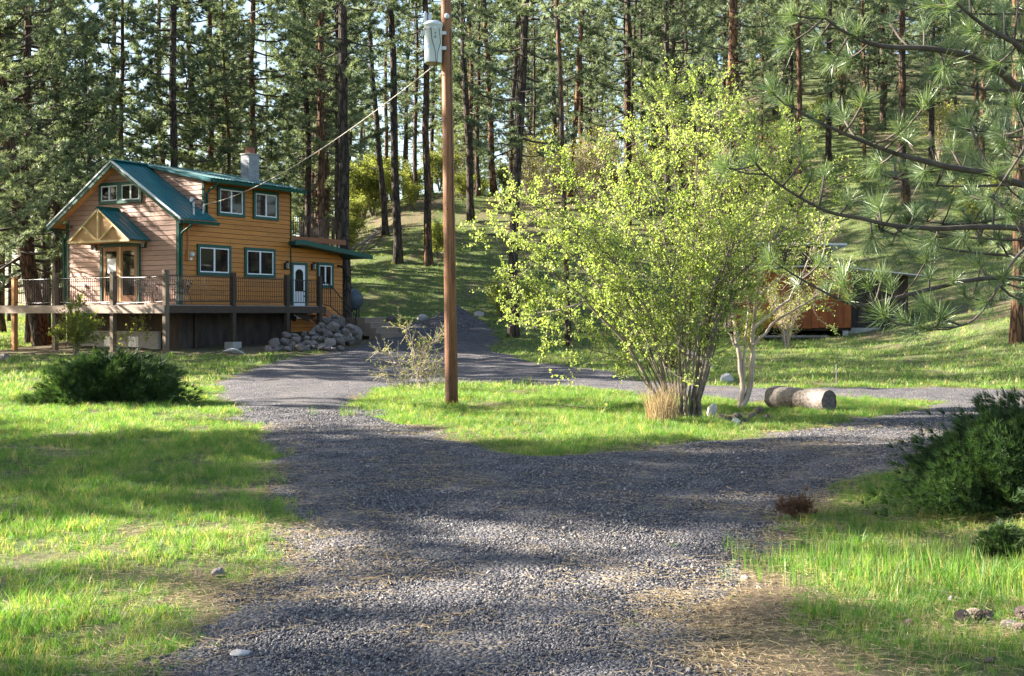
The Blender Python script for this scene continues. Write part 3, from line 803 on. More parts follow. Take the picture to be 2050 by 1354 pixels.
# gable lamps
def coach_lamp(ax, p, zc, plane):
    """lantern on a short bracket"""
    f = (lambda r, a: (plane - r, p + a)) if ax == 'x' else (lambda r, a: (p + a, plane - r))
    lo = MB(); x0_, y0_ = f(.0, -.06); x1_, y1_ = f(.03, .06)
    lo.box(min(x0_, x1_), max(x0_, x1_), min(y0_, y1_), max(y0_, y1_), zc - .16, zc + .10)
    c = f(.14, 0); lo.tube([(*f(.02, 0), zc + .06), (*f(.08, 0), zc + .17), (*c, zc + .15)], .014, 6)
    lo.tube([(*c, zc + .17), (*c, zc + .13), (*c, zc + .10)], [.015, .05, .095], 8); lo.tube([(*c, zc - .17), (*c, zc - .145), (*c, zc - .14)], [.03, .075, .075], 8)
    for k in range(4):
        a = math.pi / 4 + k * math.pi / 2; dx, dy = .075 * math.cos(a), .075 * math.sin(a)
        lo.tube([(c[0] + dx, c[1] + dy, zc - .14), (c[0] + dx * 1.1, c[1] + dy * 1.1, zc + .10)], .008, 4)
    l = lo.build('wall_lamp', M['iron'], house)
    MB().tube([(*c, zc - .135), (*c, zc + .10)], [.055, .065], 8).build('lamp_glass', M['lamp_glass'], l)
coach_lamp('x', 4.42, 4.22, .074); coach_lamp('x', 1.72, 4.22, .074)
coach_lamp('y', 5.80, 3.58, .054); coach_lamp('y', 7.45, 3.60, .054)
MB().tube([(.0, 5.0, 2.72), (.07, 5.0, 2.72)], .07, 8).build('outlet_cover', M['tank_grey'], house)
# electric meter
me_ = MB().box(.46, .66, -.06, .054, 3.58, 3.92).build('meter_box', M['orange_wood'], house)
MB().tube([(.60, -.06, 3.80), (.60, -.14, 3.80), (.60, -.19, 3.80)], [.095, .095, .06], 14).build('meter_dial', M['galv'], me_)
MB().box(.56, .66, -.075, -.062, 3.60, 3.68).build('meter_label', M['white'], me_)
MB().tube([(.53, .0, 3.92), (.53, .0, 5.10)], .028, 8).build('conduit', M['orange_wood'], house)
mast = MB().tube([(.55, -.25, 5.20), (.55, -.25, 5.70), (.50, -.27, 5.80), (.40, -.30, 5.80), (.36, -.30, 5.68)], [.035, .035, .05, .06, .05], 8).build('service_head', M['galv'], house)
lp = MB(); lp.tube([(.36, -.3, 5.66), (.42, -.32, 5.5), (.62, -.35, 5.45), (.85, -.38, 5.6), (.80, -.36, 5.78), (.60, -.33, 5.80), (.42, -.3, 5.66)], .012, 5)
lp.build('cable_loop', M['iron'], house)
MB().bar((.95, -.30, 5.30), (.95, -.36, 5.66), .05, .05).build('cable_bracket', M['galv'], house)
# chimney
chm = MB().box(5.20, 5.78, 1.42, 1.86, 6.6, 8.06).build('chimney', M['block'], house)
for zc in (7.1, 7.3, 7.5, 7.7, 7.9):
    MB().box(5.194, 5.786, 1.414, 1.866, zc - .093, zc + .093).build('chimney_block', M['block'], chm)
MB().box(5.17, 5.81, 1.39, 1.89, 8.06, 8.11).build('chimney_cap', M['concrete'], chm)
MB().box(5.34, 5.64, 1.50, 1.78, 8.11, 8.36).build('flue', M['flue'], chm)
MB().box(5.15, 5.83, 1.36, 1.42, 6.8, 7.02).build('flashing', M['teal'], chm)
# lean-to entry
lt = MB().box(6.16, 9.42, .08, .20, .6, 4.05).prism([(6.16, .08, 4.05), (9.42, .08, 4.05), (9.42, .08, 4.10), (6.16, .08, 4.42)], (0, .12, 0)).box(9.30, 9.42, .20, 3.4, .6, 4.02).build('lean_to_wall', M['dark_wood'], house)
z = .9
while z < 4.4:
    z1 = z + C - .016; top = lambda zz: 9.44 if zz < 4.10 else max(6.2, 9.42 - (zz - 4.10) / .098)
    if top(z1) > 6.6: board_y(z, z1, 6.16, top(z), lt, M['amber_board'], .08, 6.16, top(z1))
    z += C
MB().prism([(6.03, -.62, 4.42), (6.03, -.62, 4.56), (6.0, 3.5, 4.56), (6.0, 3.5, 4.42)], (4.45, 0, -.42)).build('lean_to_roof', M['green_trim'], house)
MB().prism([(5.62, -.66, 4.38), (6.10, -.66, 4.40), (10.62, -.66, 3.98), (10.62, -.66, 4.16), (6.10, -.66, 4.60), (5.62, -.66, 4.58)], (0, .06, 0)).build('lean_to_fascia', M['green_trim'], house)
# white entry door
ed = MB().box(6.12, 6.24, -.02, .054, 1.42, 3.72).box(6.98, 7.10, -.02, .054, 1.42, 3.72).box(6.24, 6.98, -.018, .054, 3.62, 3.72).build('entry_door', M['green_trim'], house)
MB().box(6.245, 6.975, .012, .052, 1.44, 3.615).build('door_leaf', M['white'], ed)
arch = [(6.38, 2.55), (6.84, 2.55), (6.84, 3.28)] + [(6.61 + .23 * math.cos(t), 3.28 + .17 * math.sin(t)) for t in np.linspace(.3, math.pi - .3, 6)] + [(6.38, 3.28)]
MB().prism([(x, .000, z) for x, z in arch], (0, .011, 0)).build('pane', M['glass'], ed)
for xx in (6.40, 6.61, 6.82): MB().bar((xx, -.004, 2.56), (xx, -.004, 3.40 if xx == 6.61 else 3.30), .014, .012, 0, (0, 1, 0)).build('glazing_bar', M['iron'], ed)
for zz in (1.6, 2.05): MB().box(6.36, 6.58, .004, .013, zz, zz + .36).build('door_panel', M['white'], ed); MB().box(6.64, 6.86, .004, .013, zz, zz + .36).build('door_panel', M['white'], ed)
for zz in (2.36, 2.56): MB().tube([(6.90, .012, zz), (6.90, -.05, zz)], [.022, .034], 8).build('door_knob', M['iron'], ed)
window('y', .054, 7.75, 8.79, 2.72, 3.77)
MB().tube([(9.12, .05, 3.66), (9.12, -.05, 3.66), (9.18, -.16, 3.62)], [.05, .035, .06], 8).build('flood_lamp', M['iron'], house)
# balcony over the lean-to
bal = MB().box(6.17, 9.84, .28, 3.2, 4.66, 4.78).build('balcony', M['dark_wood'], house)
MB().box(6.17, 9.86, .20, .275, 4.58, 4.80).build('balcony_beam', M['red_wood'], bal)
for px_ in (6.26, 7.63, 9.18): MB().box(px_ - .05, px_ + .05, .30, .40, 4.78, 5.74).build('balcony_post', M['dark_wood'], bal)
for y_ in (3.1,):
    for px_ in (6.26, 7.63, 9.18): MB().box(px_ - .05, px_ + .05, y_, y_ + .1, 4.78, 5.74).build('balcony_post', M['dark_wood'], bal)
mb = MB()
for yy in (.35, 3.15):
    mb.bar((6.3, yy, 5.62), (9.18, yy, 5.62), .04, .035); mb.bar((6.3, yy, 4.90), (9.18, yy, 4.90), .04, .03)
mb.bar((9.18, .35, 5.62), (9.18, 3.15, 5.62), .04, .035); mb.bar((9.18, .35, 4.90), (9.18, 3.15, 4.90), .04, .03)
rl = mb.build('balcony_rail', M['bronze'], bal)
mb = MB()
for k in range(24):
    xx = 6.40 + k * .12
    mb.bar((xx, .35, 4.90), (xx, .35, 5.62), .016, .016); mb.bar((xx, 3.15, 4.90), (xx, 3.15, 5.62), .016, .016)
for k in range(22): mb.bar((9.18, .47 + k * .122, 4.90), (9.18, .47 + k * .122, 5.62), .016, .016)
mb.build('baluster', M['bronze'], rl, kind='stuff')
for px_ in (9.3, 9.7): MB().bar((px_, .5, 4.0), (px_, .5, 4.66), .09, .09).build('balcony_support', M['galv'], bal)
# foundation
MB().box(-.02, .095, .95, 5.3, .1, 1.0).build('foundation', M['concrete'], house)
for yy in (2.0, 3.3): MB().box(-.03, -.021, yy, yy + .5, .42, .8).build('foundation_vent', M['galv'], house)

# ---------------------------------------------------------------- deck
deck = thing('deck', 'raised timber deck with brown metal railing wrapping round the cabin', 'deck', (HX, HY, 0), HA)
FX, SY = -1.85, -1.30
def piece(mb, name, mat, parent=deck, **k): return mb.build(name, mat, parent, **k)
for k in range(12):          # deck boards run along the gable side, then along the amber side
    a = FX + .05 + k * .152
    piece(MB().box(a, a + .144, SY + .02, 8.2, 1.915, 1.955), 'deck_board', M['fascia_wood'])
for k in range(8):
    a = SY + .02 + k * .152
    piece(MB().box(-.02, 6.62, a, a + .144, 1.913, 1.953), 'deck_board', M['fascia_wood'])
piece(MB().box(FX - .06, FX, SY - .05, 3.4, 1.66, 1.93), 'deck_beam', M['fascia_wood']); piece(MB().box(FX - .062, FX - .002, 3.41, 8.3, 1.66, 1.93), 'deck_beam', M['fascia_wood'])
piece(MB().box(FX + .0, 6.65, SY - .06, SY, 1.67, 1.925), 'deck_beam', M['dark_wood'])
piece(MB().box(FX + .0, 6.62, SY + .5, SY + .58, 1.69, 1.91), 'deck_joist', M['dark_wood'])
for k in range(7): piece(MB().box(FX + .01, -.03, SY + 1.0 + k * 1.1, SY + 1.08 + k * 1.1, 1.70, 1.91), 'deck_joist', M['dark_wood'])
def zg(x, y):
    return gz(*hw(x, y))
def post(x, y, top, mat='post_wood', w=.17):
    piece(MB().box(x - w / 2, x + w / 2, y - w / 2, y + w / 2, zg(x, y) - .25, top), 'deck_post', M[mat], bevel=.012)
FPY = [SY + .02, 1.33, 4.40, 6.70]
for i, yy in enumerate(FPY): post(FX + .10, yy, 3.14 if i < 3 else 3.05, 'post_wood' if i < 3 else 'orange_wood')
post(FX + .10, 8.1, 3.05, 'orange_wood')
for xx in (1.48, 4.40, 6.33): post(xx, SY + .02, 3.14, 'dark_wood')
post(.9, .02, 1.66, 'dark_wood', .10)
def rail(a, b_, n, z0, z1, bow=0.0):
    """one railing panel between two posts; z0/z1 are (a, b) heights of the lower and upper rail"""
    a = Vector((*a, 0)); b_ = Vector((*b_, 0)); mb = MB()
    pt = lambda t, zz: a.lerp(b_, t) + Vector((0, 0, zz[0] * (1 - t) + zz[1] * t - bow * 4 * t * (1 - t)))
    seg = 6
    for zz in (z1, z0):
        mb.tube([pt(t, zz) for t in np.linspace(0, 1, seg)], .020, 6)
    r_ = piece(mb, 'railing', M['bronze'])
    mb = MB()
    for k in range(1, n):
        t = k / n; mb.bar(pt(t, z0), pt(t, z1), .015, .015)
    mb.build('baluster', M['bronze'], r_, kind='stuff')
    return r_
for p, q in ((0, 1), (1, 2), (2, 3)):
    n_b = int(abs(FPY[q] - FPY[p]) / .105)
    rail((FX + .10, FPY[p] + .09), (FX + .10, FPY[q] - .09), n_b, (2.06, 2.06), (2.93, 2.93), .03)
sx = [FX + .10, 1.48, 4.40, 6.33]
for p, q in ((0, 1), (1, 2), (2, 3)):
    rail((sx[p] + .09, SY + .02), (sx[q] - .09, SY + .02), int((sx[q] - sx[p]) / .105), (2.08, 2.08), (2.95, 2.95))
# stair down from the deck end with its handrail
st_ = MB().bar((6.62, SY + .06, 1.80), (8.5, SY + .06, .72), .05, .24).build('stair_stringer', M['red_wood'], deck)
MB().bar((6.62, SY + 1.05, 1.80), (8.5, SY + 1.05, .72), .05, .24).build('stair_stringer', M['red_wood'], deck)
for k in range(5): piece(MB().box(6.68 + k * .30, 6.98 + k * .30, SY + .04, SY + 1.08, 1.72 - k * .172, 1.765 - k * .172), 'stair_tread', M['red_wood'])
hr = MB(); up_ = [(6.42, SY + .02, 2.95), (7.01, SY + .02, 2.80), (8.60, SY + .02, 1.62)]; dn_ = [(6.42, SY + .02, 2.06), (7.01, SY + .02, 1.94), (8.66, SY + .02, 1.02)]
hr.tube(up_, .024, 6); hr.tube(dn_, .020, 6)
for p, q in (((7.01, SY + .02, 2.80), (7.01, SY + .02, 1.94)), ((8.62, SY + .02, 1.64), (8.68, SY + .02, .70)), ((7.78, SY + .02, 1.5), (7.78, SY + .02, 1.2))): hr.tube([p, q], .024, 6)
hr = piece(hr, 'handrail', M['iron'])
mb = MB()
for k in range(1, 19):
    xx = 6.42 + k * .116
    f = lambda P: float(np.interp(xx, [p[0] for p in P], [p[2] for p in P]))
    mb.bar((xx, SY + .02, f(dn_)), (xx, SY + .02, f(up_)), .015, .015)
mb.build('baluster', M['iron'], hr, kind='stuff')
# second short stair under the deck end leading to the entry door
for yy in (-.95, -.25):
    piece(MB().bar((5.0, yy, 1.80), (6.1, yy, 1.42), .05, .20), 'stair_stringer', M['dark_wood'])
# concrete footing under the middle post
fx, fy = hw(1.48, SY + .02)
ft = thing('post_footing', 'square concrete footing under the middle deck post', 'footing', (fx, fy, gz(fx, fy) - .05), HA)
MB().box(-.22, .22, -.22, .22, 0, .30).build('concrete_block', M['concrete'], ft, bevel=.015)
# concrete steps beside the rocks
cs = thing('concrete_steps', 'four tan concrete steps beside the rock pile', 'steps', (HX, HY, 0), HA)
for k in range(4):
    yy = -1.25 - .36 * k; zt = 1.47 - .21 * k
    MB().box(8.85 - .10 * k, 10.25 - .02 * k, yy - .36, 0.0 if k == 0 else yy, zt - .55, zt).build('step', M['step_concrete'], cs, bevel=.015)
for k in range(4):
    MB().box(8.85 - .10 * k, 10.25 - .02 * k, -1.63 - .36 * k, -1.55 - .36 * k, 1.471 - .21 * k, 1.485 - .21 * k).build('step_edge_strip', M['concrete'], cs)  # thin paler strip along the front edge of each step

# patio chairs and table on the deck
def chair(x, y, a, label):
    t = thing('patio_chair', label, 'chair', (*hw(x, y), 1.955), HA + a, 'iron chairs on the deck')
    MB().tube([(-.2, -.2, 0), (-.19, -.19, .42)], .012, 5).build('leg', M['iron'], t); MB().tube([(.2, -.2, 0), (.19, -.19, .42)], .012, 5).build('leg', M['iron'], t)
    MB().tube([(-.24, .26, 0), (-.18, .17, .42)], .012, 5).build('leg', M['iron'], t); MB().tube([(.24, .26, 0), (.18, .17, .42)], .012, 5).build('leg', M['iron'], t)
    MB().prism([(-.22, -.22, .42), (.22, -.22, .42), (.20, .20, .42), (-.20, .20, .42)], (0, 0, .025)).build('seat', M['iron'], t)
    mb = MB()
    for k in range(7):
        s_ = (k - 3) / 3
        mb.tube([(.10 * s_, .19, .45), (.18 * s_, .23 - .02 * abs(s_), .70), (.27 * s_, .30 - .07 * abs(s_), .90 - .05 * s_ * s_)], [.012, .020, .026], 4)
    mb.tube([(.27 * s_, .30 - .07 * abs(s_), .90 - .05 * s_ * s_) for s_ in np.linspace(-1, 1, 9)], .016, 5)
    mb.build('backrest', M['iron'], t)
    for sg in (-1, 1): MB().tube([(.19 * sg, -.19, .42), (.25 * sg, -.17, .62), (.26 * sg, .0, .64), (.24 * sg, .2, .66)], .012, 5).build('armrest', M['iron'], t)
chair(-.95, .62, R(105), 'dark metal patio chair on the deck in front of the gable wall')
chair(-.35, -.62, R(-70), 'dark metal patio chair with shiny back in front of the amber wall')
tb = thing('patio_table', 'round dark metal patio table standing behind the corner deck post', 'table', (*hw(-.75, -.05), 1.955), HA)
MB().tube([(0, 0, .70), (0, 0, .73)], [.40, .40], 20).build('table_top', M['iron'], tb)
for k in range(3):
    a = k * 2.094; MB().tube([(.30 * math.cos(a), .30 * math.sin(a), 0), (.12 * math.cos(a), .12 * math.sin(a), .35), (.26 * math.cos(a), .26 * math.sin(a), .70)], .014, 5).build('leg', M['iron'], tb)

# ---------------------------------------------------------------- pines
def tuft_arrays(r, n, length, width, cone):
    """needles fanning out from one point round +Z: (n,3) tips and (n,3) side vectors"""
    ph = r.uniform(0, 2 * np.pi, n); ct = np.cos(cone) + (1 - np.cos(cone)) * r.uniform(0, 1, n); stt = np.sqrt(1 - ct * ct)
    d = np.stack([stt * np.cos(ph), stt * np.sin(ph), ct], 1)
    tip = d * (length * r.uniform(.7, 1.05, n))[:, None]
    sd = np.cross(d, r.normal(0, 1, (n, 3))); sd /= np.linalg.norm(sd, axis=1)[:, None]
    return tip, sd * width / 2

def frames(d):
    """rotation matrices taking +Z to each direction"""
    d = d / np.linalg.norm(d, axis=1)[:, None]
    h = np.where(np.abs(d[:, 2:3]) > .9, np.array([[1., 0, 0]]), np.array([[0., 0, 1]]))
    x = np.cross(h, d); x /= np.linalg.norm(x, axis=1)[:, None]
    return np.stack([x, np.cross(d, x), d], 2)

def tuft_mesh(P, D, r, n, length, width, cone):
    """triangles for tufts at points P pointing along D"""
    k = len(P); Rm = frames(D)
    V = np.zeros((k, n, 3, 3))
    for i0 in range(0, 12):
        tip, sd = tuft_arrays(r, n, length, width, cone)
        ids = np.arange(i0, k, 12)
        if not len(ids): continue
        s_ = r.uniform(.75, 1.15, len(ids))[:, None, None]
        V[ids, :, 0] = np.einsum('kij,nj->kni', Rm[ids], sd + tip * .06) * s_ + P[ids][:, None]
        V[ids, :, 1] = np.einsum('kij,nj->kni', Rm[ids], -sd + tip * .06) * s_ + P[ids][:, None]
        V[ids, :, 2] = np.einsum('kij,nj->kni', Rm[ids], tip) * s_ + P[ids][:, None]
    return V.reshape(-1, 3), np.arange(k * n * 3).reshape(-1, 3)

def pine_meshes(seed, H, dia, cb, rad, nb, tufts=15, nn=15, nl=.26, nw=.030, stubs=14, bark='bark'):
    """trunk (with stubs), and crown (limbs and needle tufts)"""
    r = np.random.default_rng(seed)
    zt = np.linspace(-.6, H, 18)
    wx = np.cumsum(r.normal(0, .045, 18)); wy = np.cumsum(r.normal(0, .045, 18)); wx -= np.interp(0, zt, wx); wy -= np.interp(0, zt, wy)
    cxy = lambda z: np.array([np.interp(z, zt, wx), np.interp(z, zt, wy), z])
    rd = lambda z: dia / 2 * (np.interp(z, [-.6, 0, .5, 2, H * .6, H], [1.5, 1.25, 1.05, .95, .62, .06]))
    tr = MB()
    tr.tube([cxy(z) for z in zt], [rd(z) for z in zt], 12)
    for _ in range(stubs):
        z = r.uniform(max(2.0, cb * .35), cb + 2); a = r.uniform(0, 6.28); L = r.uniform(.4, 1.6); p = cxy(z)
        q = p + np.array([math.cos(a) * L, math.sin(a) * L, r.uniform(-.3, .15) * L]); mid = (p + q) / 2 + np.array([0, 0, .08 * L])
        tr.tube([p, mid, q], [.028, .018, .006], 4)
    lb = MB(); P = []; D = []
    for i in range(nb):
        t = (i + r.uniform()) / nb; z = cb + (H - cb) * t ** 1.05
        prof = math.sin(math.pi * min(1, (.22 + .78 * t)) ** .9) ** .75 if t < .95 else .25
        L = rad * max(.25, prof) * r.uniform(.55, 1.15)
        a = i * 2.399 + r.normal(0, .35); ca, sa = math.cos(a), math.sin(a)
        el = r.uniform(-.30, .18) + .65 * t
        p0 = cxy(z); pts = []
        for k in range(6):
            s_ = k / 5
            side = .12 * L * math.sin(s_ * 3 + i); zz = L * s_ * math.tan(el) * .8 + .22 * L * s_ ** 2.2 - .10 * L * math.sin(s_ * 3)
            pts.append(p0 + np.array([ca * L * s_ - sa * side, sa * L * s_ + ca * side, zz]))
        br = max(.02, min(.07, .018 * L)); lb.tube(pts, [br * (1 - .85 * k / 5) for k in range(6)], 4, cap=False)
        pts = np.array(pts)
        nt_ = max(5, int(tufts * L / rad * 1.25))
        for q in range(nt_):
            s_ = r.uniform(.28, 1.0) ** .8; j = min(4, int(s_ * 5)); b = pts[j] + (pts[j + 1] - pts[j]) * (s_ * 5 - j)
            tl = r.uniform(.15, .75) * (.35 + .65 * L / rad) * (1.15 - .7 * s_)
            aa = a + r.choice([-1, 1]) * r.uniform(.4, 1.2); up = r.uniform(-.15, .75)
            dv = np.array([math.cos(aa), math.sin(aa), up]); e = b + dv * tl
            if q % 2 == 0: lb.tube([b, (b + e) / 2 + np.array([0, 0, -.04 * tl]), e], [.014, .011, .008], 3, cap=False)
            P.append(e); D.append(dv + np.array([0, 0, .35]))
            if r.uniform() < .55: P.append((b + e) / 2 + r.normal(0, .05, 3)); D.append(dv + r.normal(0, .4, 3) + np.array([0, 0, .3]))
        P.append(pts[5]); D.append(pts[5] - pts[4] + np.array([0, 0, .1]))
    P = np.array(P); D = np.array(D)
    V, T = tuft_mesh(P, D, r, nn, nl, nw, 1.35)
    lv = np.array(lb.v); lt = []
    for f in lb.f:
        lt += [(f[0], f[j], f[j + 1]) for j in range(1, len(f) - 1)]
    cm = raw_mesh('crown', np.concatenate([V, lv]), np.concatenate([T, np.array(lt) + len(V)]), [M['needles'], M['limb']], np.concatenate([np.zeros(len(T)), np.ones(len(lt))]))
    tm = bpy.data.meshes.new('trunk'); tm.from_pydata(tr.v, [], tr.f); tm.materials.append(M[bark]); tm.polygons.foreach_set('use_smooth', [True] * len(tm.polygons)); tm.update()
    return tm, cm

VAR = {
    'tall': pine_meshes(1, 27, .45, 10.5, 2.8, 52, tufts=19, nn=19, nw=.036), 'tall2': pine_meshes(2, 29, .46, 12.5, 2.6, 48, tufts=19, nn=19, nw=.036),
    'full': pine_meshes(3, 25, .48, 5.0, 3.4, 80, tufts=23, nn=19, nw=.038, nl=.28), 'young': pine_meshes(4, 18, .26, 2.5, 2.5, 76, tufts=18, nn=18, nw=.036),
    'pole': pine_meshes(5, 24, .30, 12.0, 1.9, 40, tufts=17, nn=18, nw=.036), 'mid': pine_meshes(6, 26, .40, 7.0, 3.0, 70, tufts=21, nn=19, nw=.038),
    'red': pine_meshes(7, 27, .46, 11, 2.8, 52, tufts=19, nn=19, nw=.036, bark='bark_red'), 'low': pine_meshes(8, 24, .75, 2.6, 5.6, 130, tufts=36, nn=18, nl=.26, nw=.028),
}
def pine(x, y, var, label, group=None, scale=1.0, rz=0.0, tilt=(0, 0), dia=None):
    t = thing('pine_tree', label, 'tree', (x, y, gz(x, y) - .05), 0, group)
    t.rotation_euler = (tilt[1], tilt[0], 0)
    tm, cm = VAR[var]
    for nm, me in (('trunk', tm), ('crown', cm)):
        o = link(nm, me, t); o.rotation_euler = (0, 0, rz)
        base = {'tall': .45, 'tall2': .46, 'full': .48, 'young': .26, 'pole': .30, 'mid': .40, 'red': .46, 'low': .75}[var]
        k = (dia / base) if (dia and nm == 'trunk') else scale
        o.scale = (k, k, scale)
    return t

# trees one can tell apart: foot (measured), sideways position where the trunk leaves the frame, trunk width
NAMED = [
    (690, 600, 54.0, 683, 27, 'tall', 'thick dark pine trunk rising right behind the balcony of the cabin'),
    (797, 530, None, 786, 18, 'tall2', 'straight dark pine on the grassy slope, first trunk left of the utility pole transformer'),
    (858, 533, None, 851, 17, 'tall', 'dark pine on the grassy slope directly behind the transformer'),
    (943, 445, None, 922, 16, 'tall2', 'leaning dark pine on the slope just right of the utility pole'),
    (989, 385, None, 972, 14, 'pole', 'slim dark pine high on the slope between the utility pole and the pale trunk'),
    (1027, 592, 50.0, 1042, 22, 'mid', 'pine with pale sunlit trunk at the left edge of the lime green bush'),
    (1138, 650, 46.0, 1118, 13, 'tall2', 'thin dark pine seen through the left part of the lime green bush'),
    (1140, 360, 88.0, 1163, 13, 'red', 'brown sunlit pine trunk leaning right above the left of the bush'),
    (1254, 330, 78.0, 1249, 18, 'full', 'dark pine standing behind the middle of the lime green bush'),
    (1340, 420, 72.0, 1333, 15, 'mid', 'dark pine behind the tallest twigs of the bush, left one of a close pair'),
    (1372, 430, 76.0, 1350, 15, 'full', 'dark pine behind the tallest twigs of the bush, right one of a close pair'),
    (1452, 450, 58.0, 1452, 24, 'red', 'thick red barked pine trunk above the top of the lime green bush'),
    (1603, 380, 70.0, 1596, 13, 'red', 'thin reddish pine trunk behind the right shoulder of the bush'),
    (1578, 400, 76.0, 1590, 12, 'mid', 'dark slim pine next to the thin reddish trunk right of the bush'),
    (1812, 410, None, 1800, 18, 'mid', 'dark pine on the hillside behind the shed, seen between hanging needles'),
    (2035, 682, 36.0, 2028, 25, 'red', 'orange barked pine with sunlit left side at the right edge of the photo'),
    (772, 470, None, 732, 14, 'pole', 'slim pine leaning left beside the fallen branches'),
    (653, 450, 70.0, 647, 14, 'mid', 'dark pine behind the balcony, second trunk left of the thick one'),
    (619, 455, 66.0, 612, 15, 'tall', 'dark pine behind the balcony rail, next to the cabin wall'),
    (638, 455, 72.0, 631, 13, 'pole', 'thin dark pine behind the middle of the balcony rail'),
    (512, 420, 63.0, 513, 16, 'full', 'dark pine directly behind the grey chimney'),
    (424, 420, 64.0, 418, 15, 'mid', 'dark pine behind the teal roof, left of the chimney'),
    (447, 430, 75.0, 446, 11, 'pole', 'slim pine between the chimney and the roof dormer'),
    (388, 430, 66.0, 368, 15, 'full', 'dark pine behind the ridge of the teal roof'),
    (247, 430, 60.0, 243, 12, 'full', 'dark pine behind the peak of the cabin gable'),
    (86, 692, 49.5, -20, 36, 'low', 'big pine with leaning trunk behind the deck posts, its boughs hanging over the deck'),
]
for i, (u, v, yy, ut, wpx, var, lab) in enumerate(NAMED):
    if yy is None:
        g_ = ground(u, v); x, yy = g_[0], g_[1]
    else:
        x = (u - 1025) / 2450 * yy
    zf = gz(x, yy); zt_ = EYE + 628 / 2450 * yy
    dx = (ut - 1025) / 2450 * yy - x
    pine(x, yy, var, lab, scale=1.0 + .06 * math.sin(i * 1.7), rz=i * 1.3, tilt=(math.atan2(dx, zt_ - zf), .01 * math.sin(i)), dia=wpx / 2450 * yy * .95)

pine(-20.6, 42.3, 'low', 'big pine just beyond the left edge whose boughs hang before the deck', None, .95, 2.0)
# the forest behind: left of the hill, on the crest, up the right side
random.seed(11)
placed = []
def forest(n, u0, u1, y0, y1, varz, label, group, gap, smin=.8, smax=1.1, avoid=None):
    k = 0; tries = 0
    while k < n and tries < 6000:
        tries += 1
        yy = random.uniform(y0, y1); u = random.uniform(u0, u1); x = (u - 1025) / 2450 * yy
        if any((x - a) ** 2 + (yy - b_) ** 2 < gap * gap for a, b_ in placed): continue
        if avoid and avoid(x, yy, u): continue
        placed.append((x, yy)); k += 1
        pine(x, yy, random.choice(varz), label, group, random.uniform(smin, smax), random.uniform(0, 6.28), (random.gauss(0, .018), random.gauss(0, .012)))
forest(50, -80, 690, 57, 135, ['full', 'mid', 'full', 'young', 'young', 'mid'], 'one of the crowded forest pines behind the cabin roof', 'forest pines behind the cabin', 3.2, avoid=lambda x, y, u: 255 < u < 330)
forest(62, 690, 1330, 84, 165, ['mid', 'pole', 'mid', 'full', 'tall', 'full', 'young'], 'one of the slender pines on the hill crest behind the utility pole', 'crest pines', 3.0)
forest(58, 1330, 2140, 76, 150, ['full', 'mid', 'full', 'young', 'young', 'mid'], 'one of the pines crowding the hillside above the shed', 'hillside pines above the shed', 3.0)
forest(22, 1480, 2150, 118, 165, ['young', 'full'], 'one of the bushy pines crowding the skyline at the upper right', 'skyline pines at the upper right', 2.5)
forest(7, -80, 180, 50, 62, ['mid', 'young', 'full'], 'one of the shady pines left of the cabin', 'pines left of the cabin', 3.0, .7, 1.0, avoid=lambda x, y, u: x > -19)
# pines beyond the left edge of the photo, which throw the bands of shade over road and lawn
for i, (x, yy, var, sc_) in enumerate([(-15, 14.3, 'tall', 1), (-19, 17, 'mid', 1), (-24, 16, 'full', 1), (-27, 19, 'mid', 1), (-31, 17.6, 'full', 1), (-36, 20.5, 'full', 1), (-40, 19.5, 'mid', 1), (-44, 22, 'full', 1),
                                       (-17, 7.5, 'tall', 1), (-20, 15.6, 'full', 1), (-34, 17.5, 'full', 1), (-30, 10.5, 'mid', 1), (-40, 12, 'full', 1), (-24, 6, 'tall2', 1), (-33, 27.5, 'pole', 1), (-21, 24.5, 'pole', 1),
                                       (-18, 34, 'tall', 1), (-22, 38, 'mid', 1), (-26, 35, 'full', 1), (-30, 41, 'full', 1), (-34, 37, 'mid', 1), (-38, 44, 'full', 1), (-38, 52, 'full', 1), (-27, 54, 'mid', 1), (-44, 40, 'full', 1), (-46, 50, 'full', 1), (-33, 58, 'full', 1)]):
    pine(x, yy, var, 'one of the pines standing beyond the left edge of the lawn', 'pines left of the lawn', sc_, i * .9)

for i, (x, yy, var) in enumerate([(27, 56, 'full'), (31, 60, 'mid'), (35, 55, 'full'), (40, 62, 'full'), (30, 66, 'mid'), (46, 57, 'full'), (25.5, 51, 'red'), (38, 70, 'mid')]):
    pine(x, yy, var, 'one of the pines standing beyond the right edge past the shed', 'pines right of the shed', 1, i * 1.1)

# ---------------------------------------------------------------- pine bough hanging in from the right, close to the camera
r = np.random.default_rng(5)
def near_tuft(seed, n=95, L=.185, w=.0034, cone=1.15):
    q = np.random.default_rng(seed)
    tip, sd = tuft_arrays(q, n, L, w, cone)
    st0 = np.stack([np.zeros(n), np.zeros(n), q.uniform(-.05, .03, n)], 1)
    droop = np.stack([np.zeros(n), np.zeros(n), -.012 * q.uniform(0, 1, n)], 1)
    mid = st0 + tip * .55 + sd * 0
    V = np.stack([st0 + sd * .8, st0 - sd * .8, mid + sd, mid - sd, st0 + tip + droop], 1).reshape(-1, 3)
    o = np.arange(n)[:, None] * 5
    T = np.concatenate([o + [0, 1, 3], o + [0, 3, 2], o + [2, 3, 4]])
    return raw_mesh('needle_tuft', V, T, M['needles_near'])
TUFT = [near_tuft(k, 80 + 10 * k, .17 + .012 * k, .0034, 1.0 + .09 * k) for k in range(5)]
nt0 = thing('pine_tree', 'close pine at the right edge whose long needled boughs hang into the photo', 'tree', (5.35, 9.7, gz(5.35, 9.7) - .05))
tb_ = Vector(nt0.location)
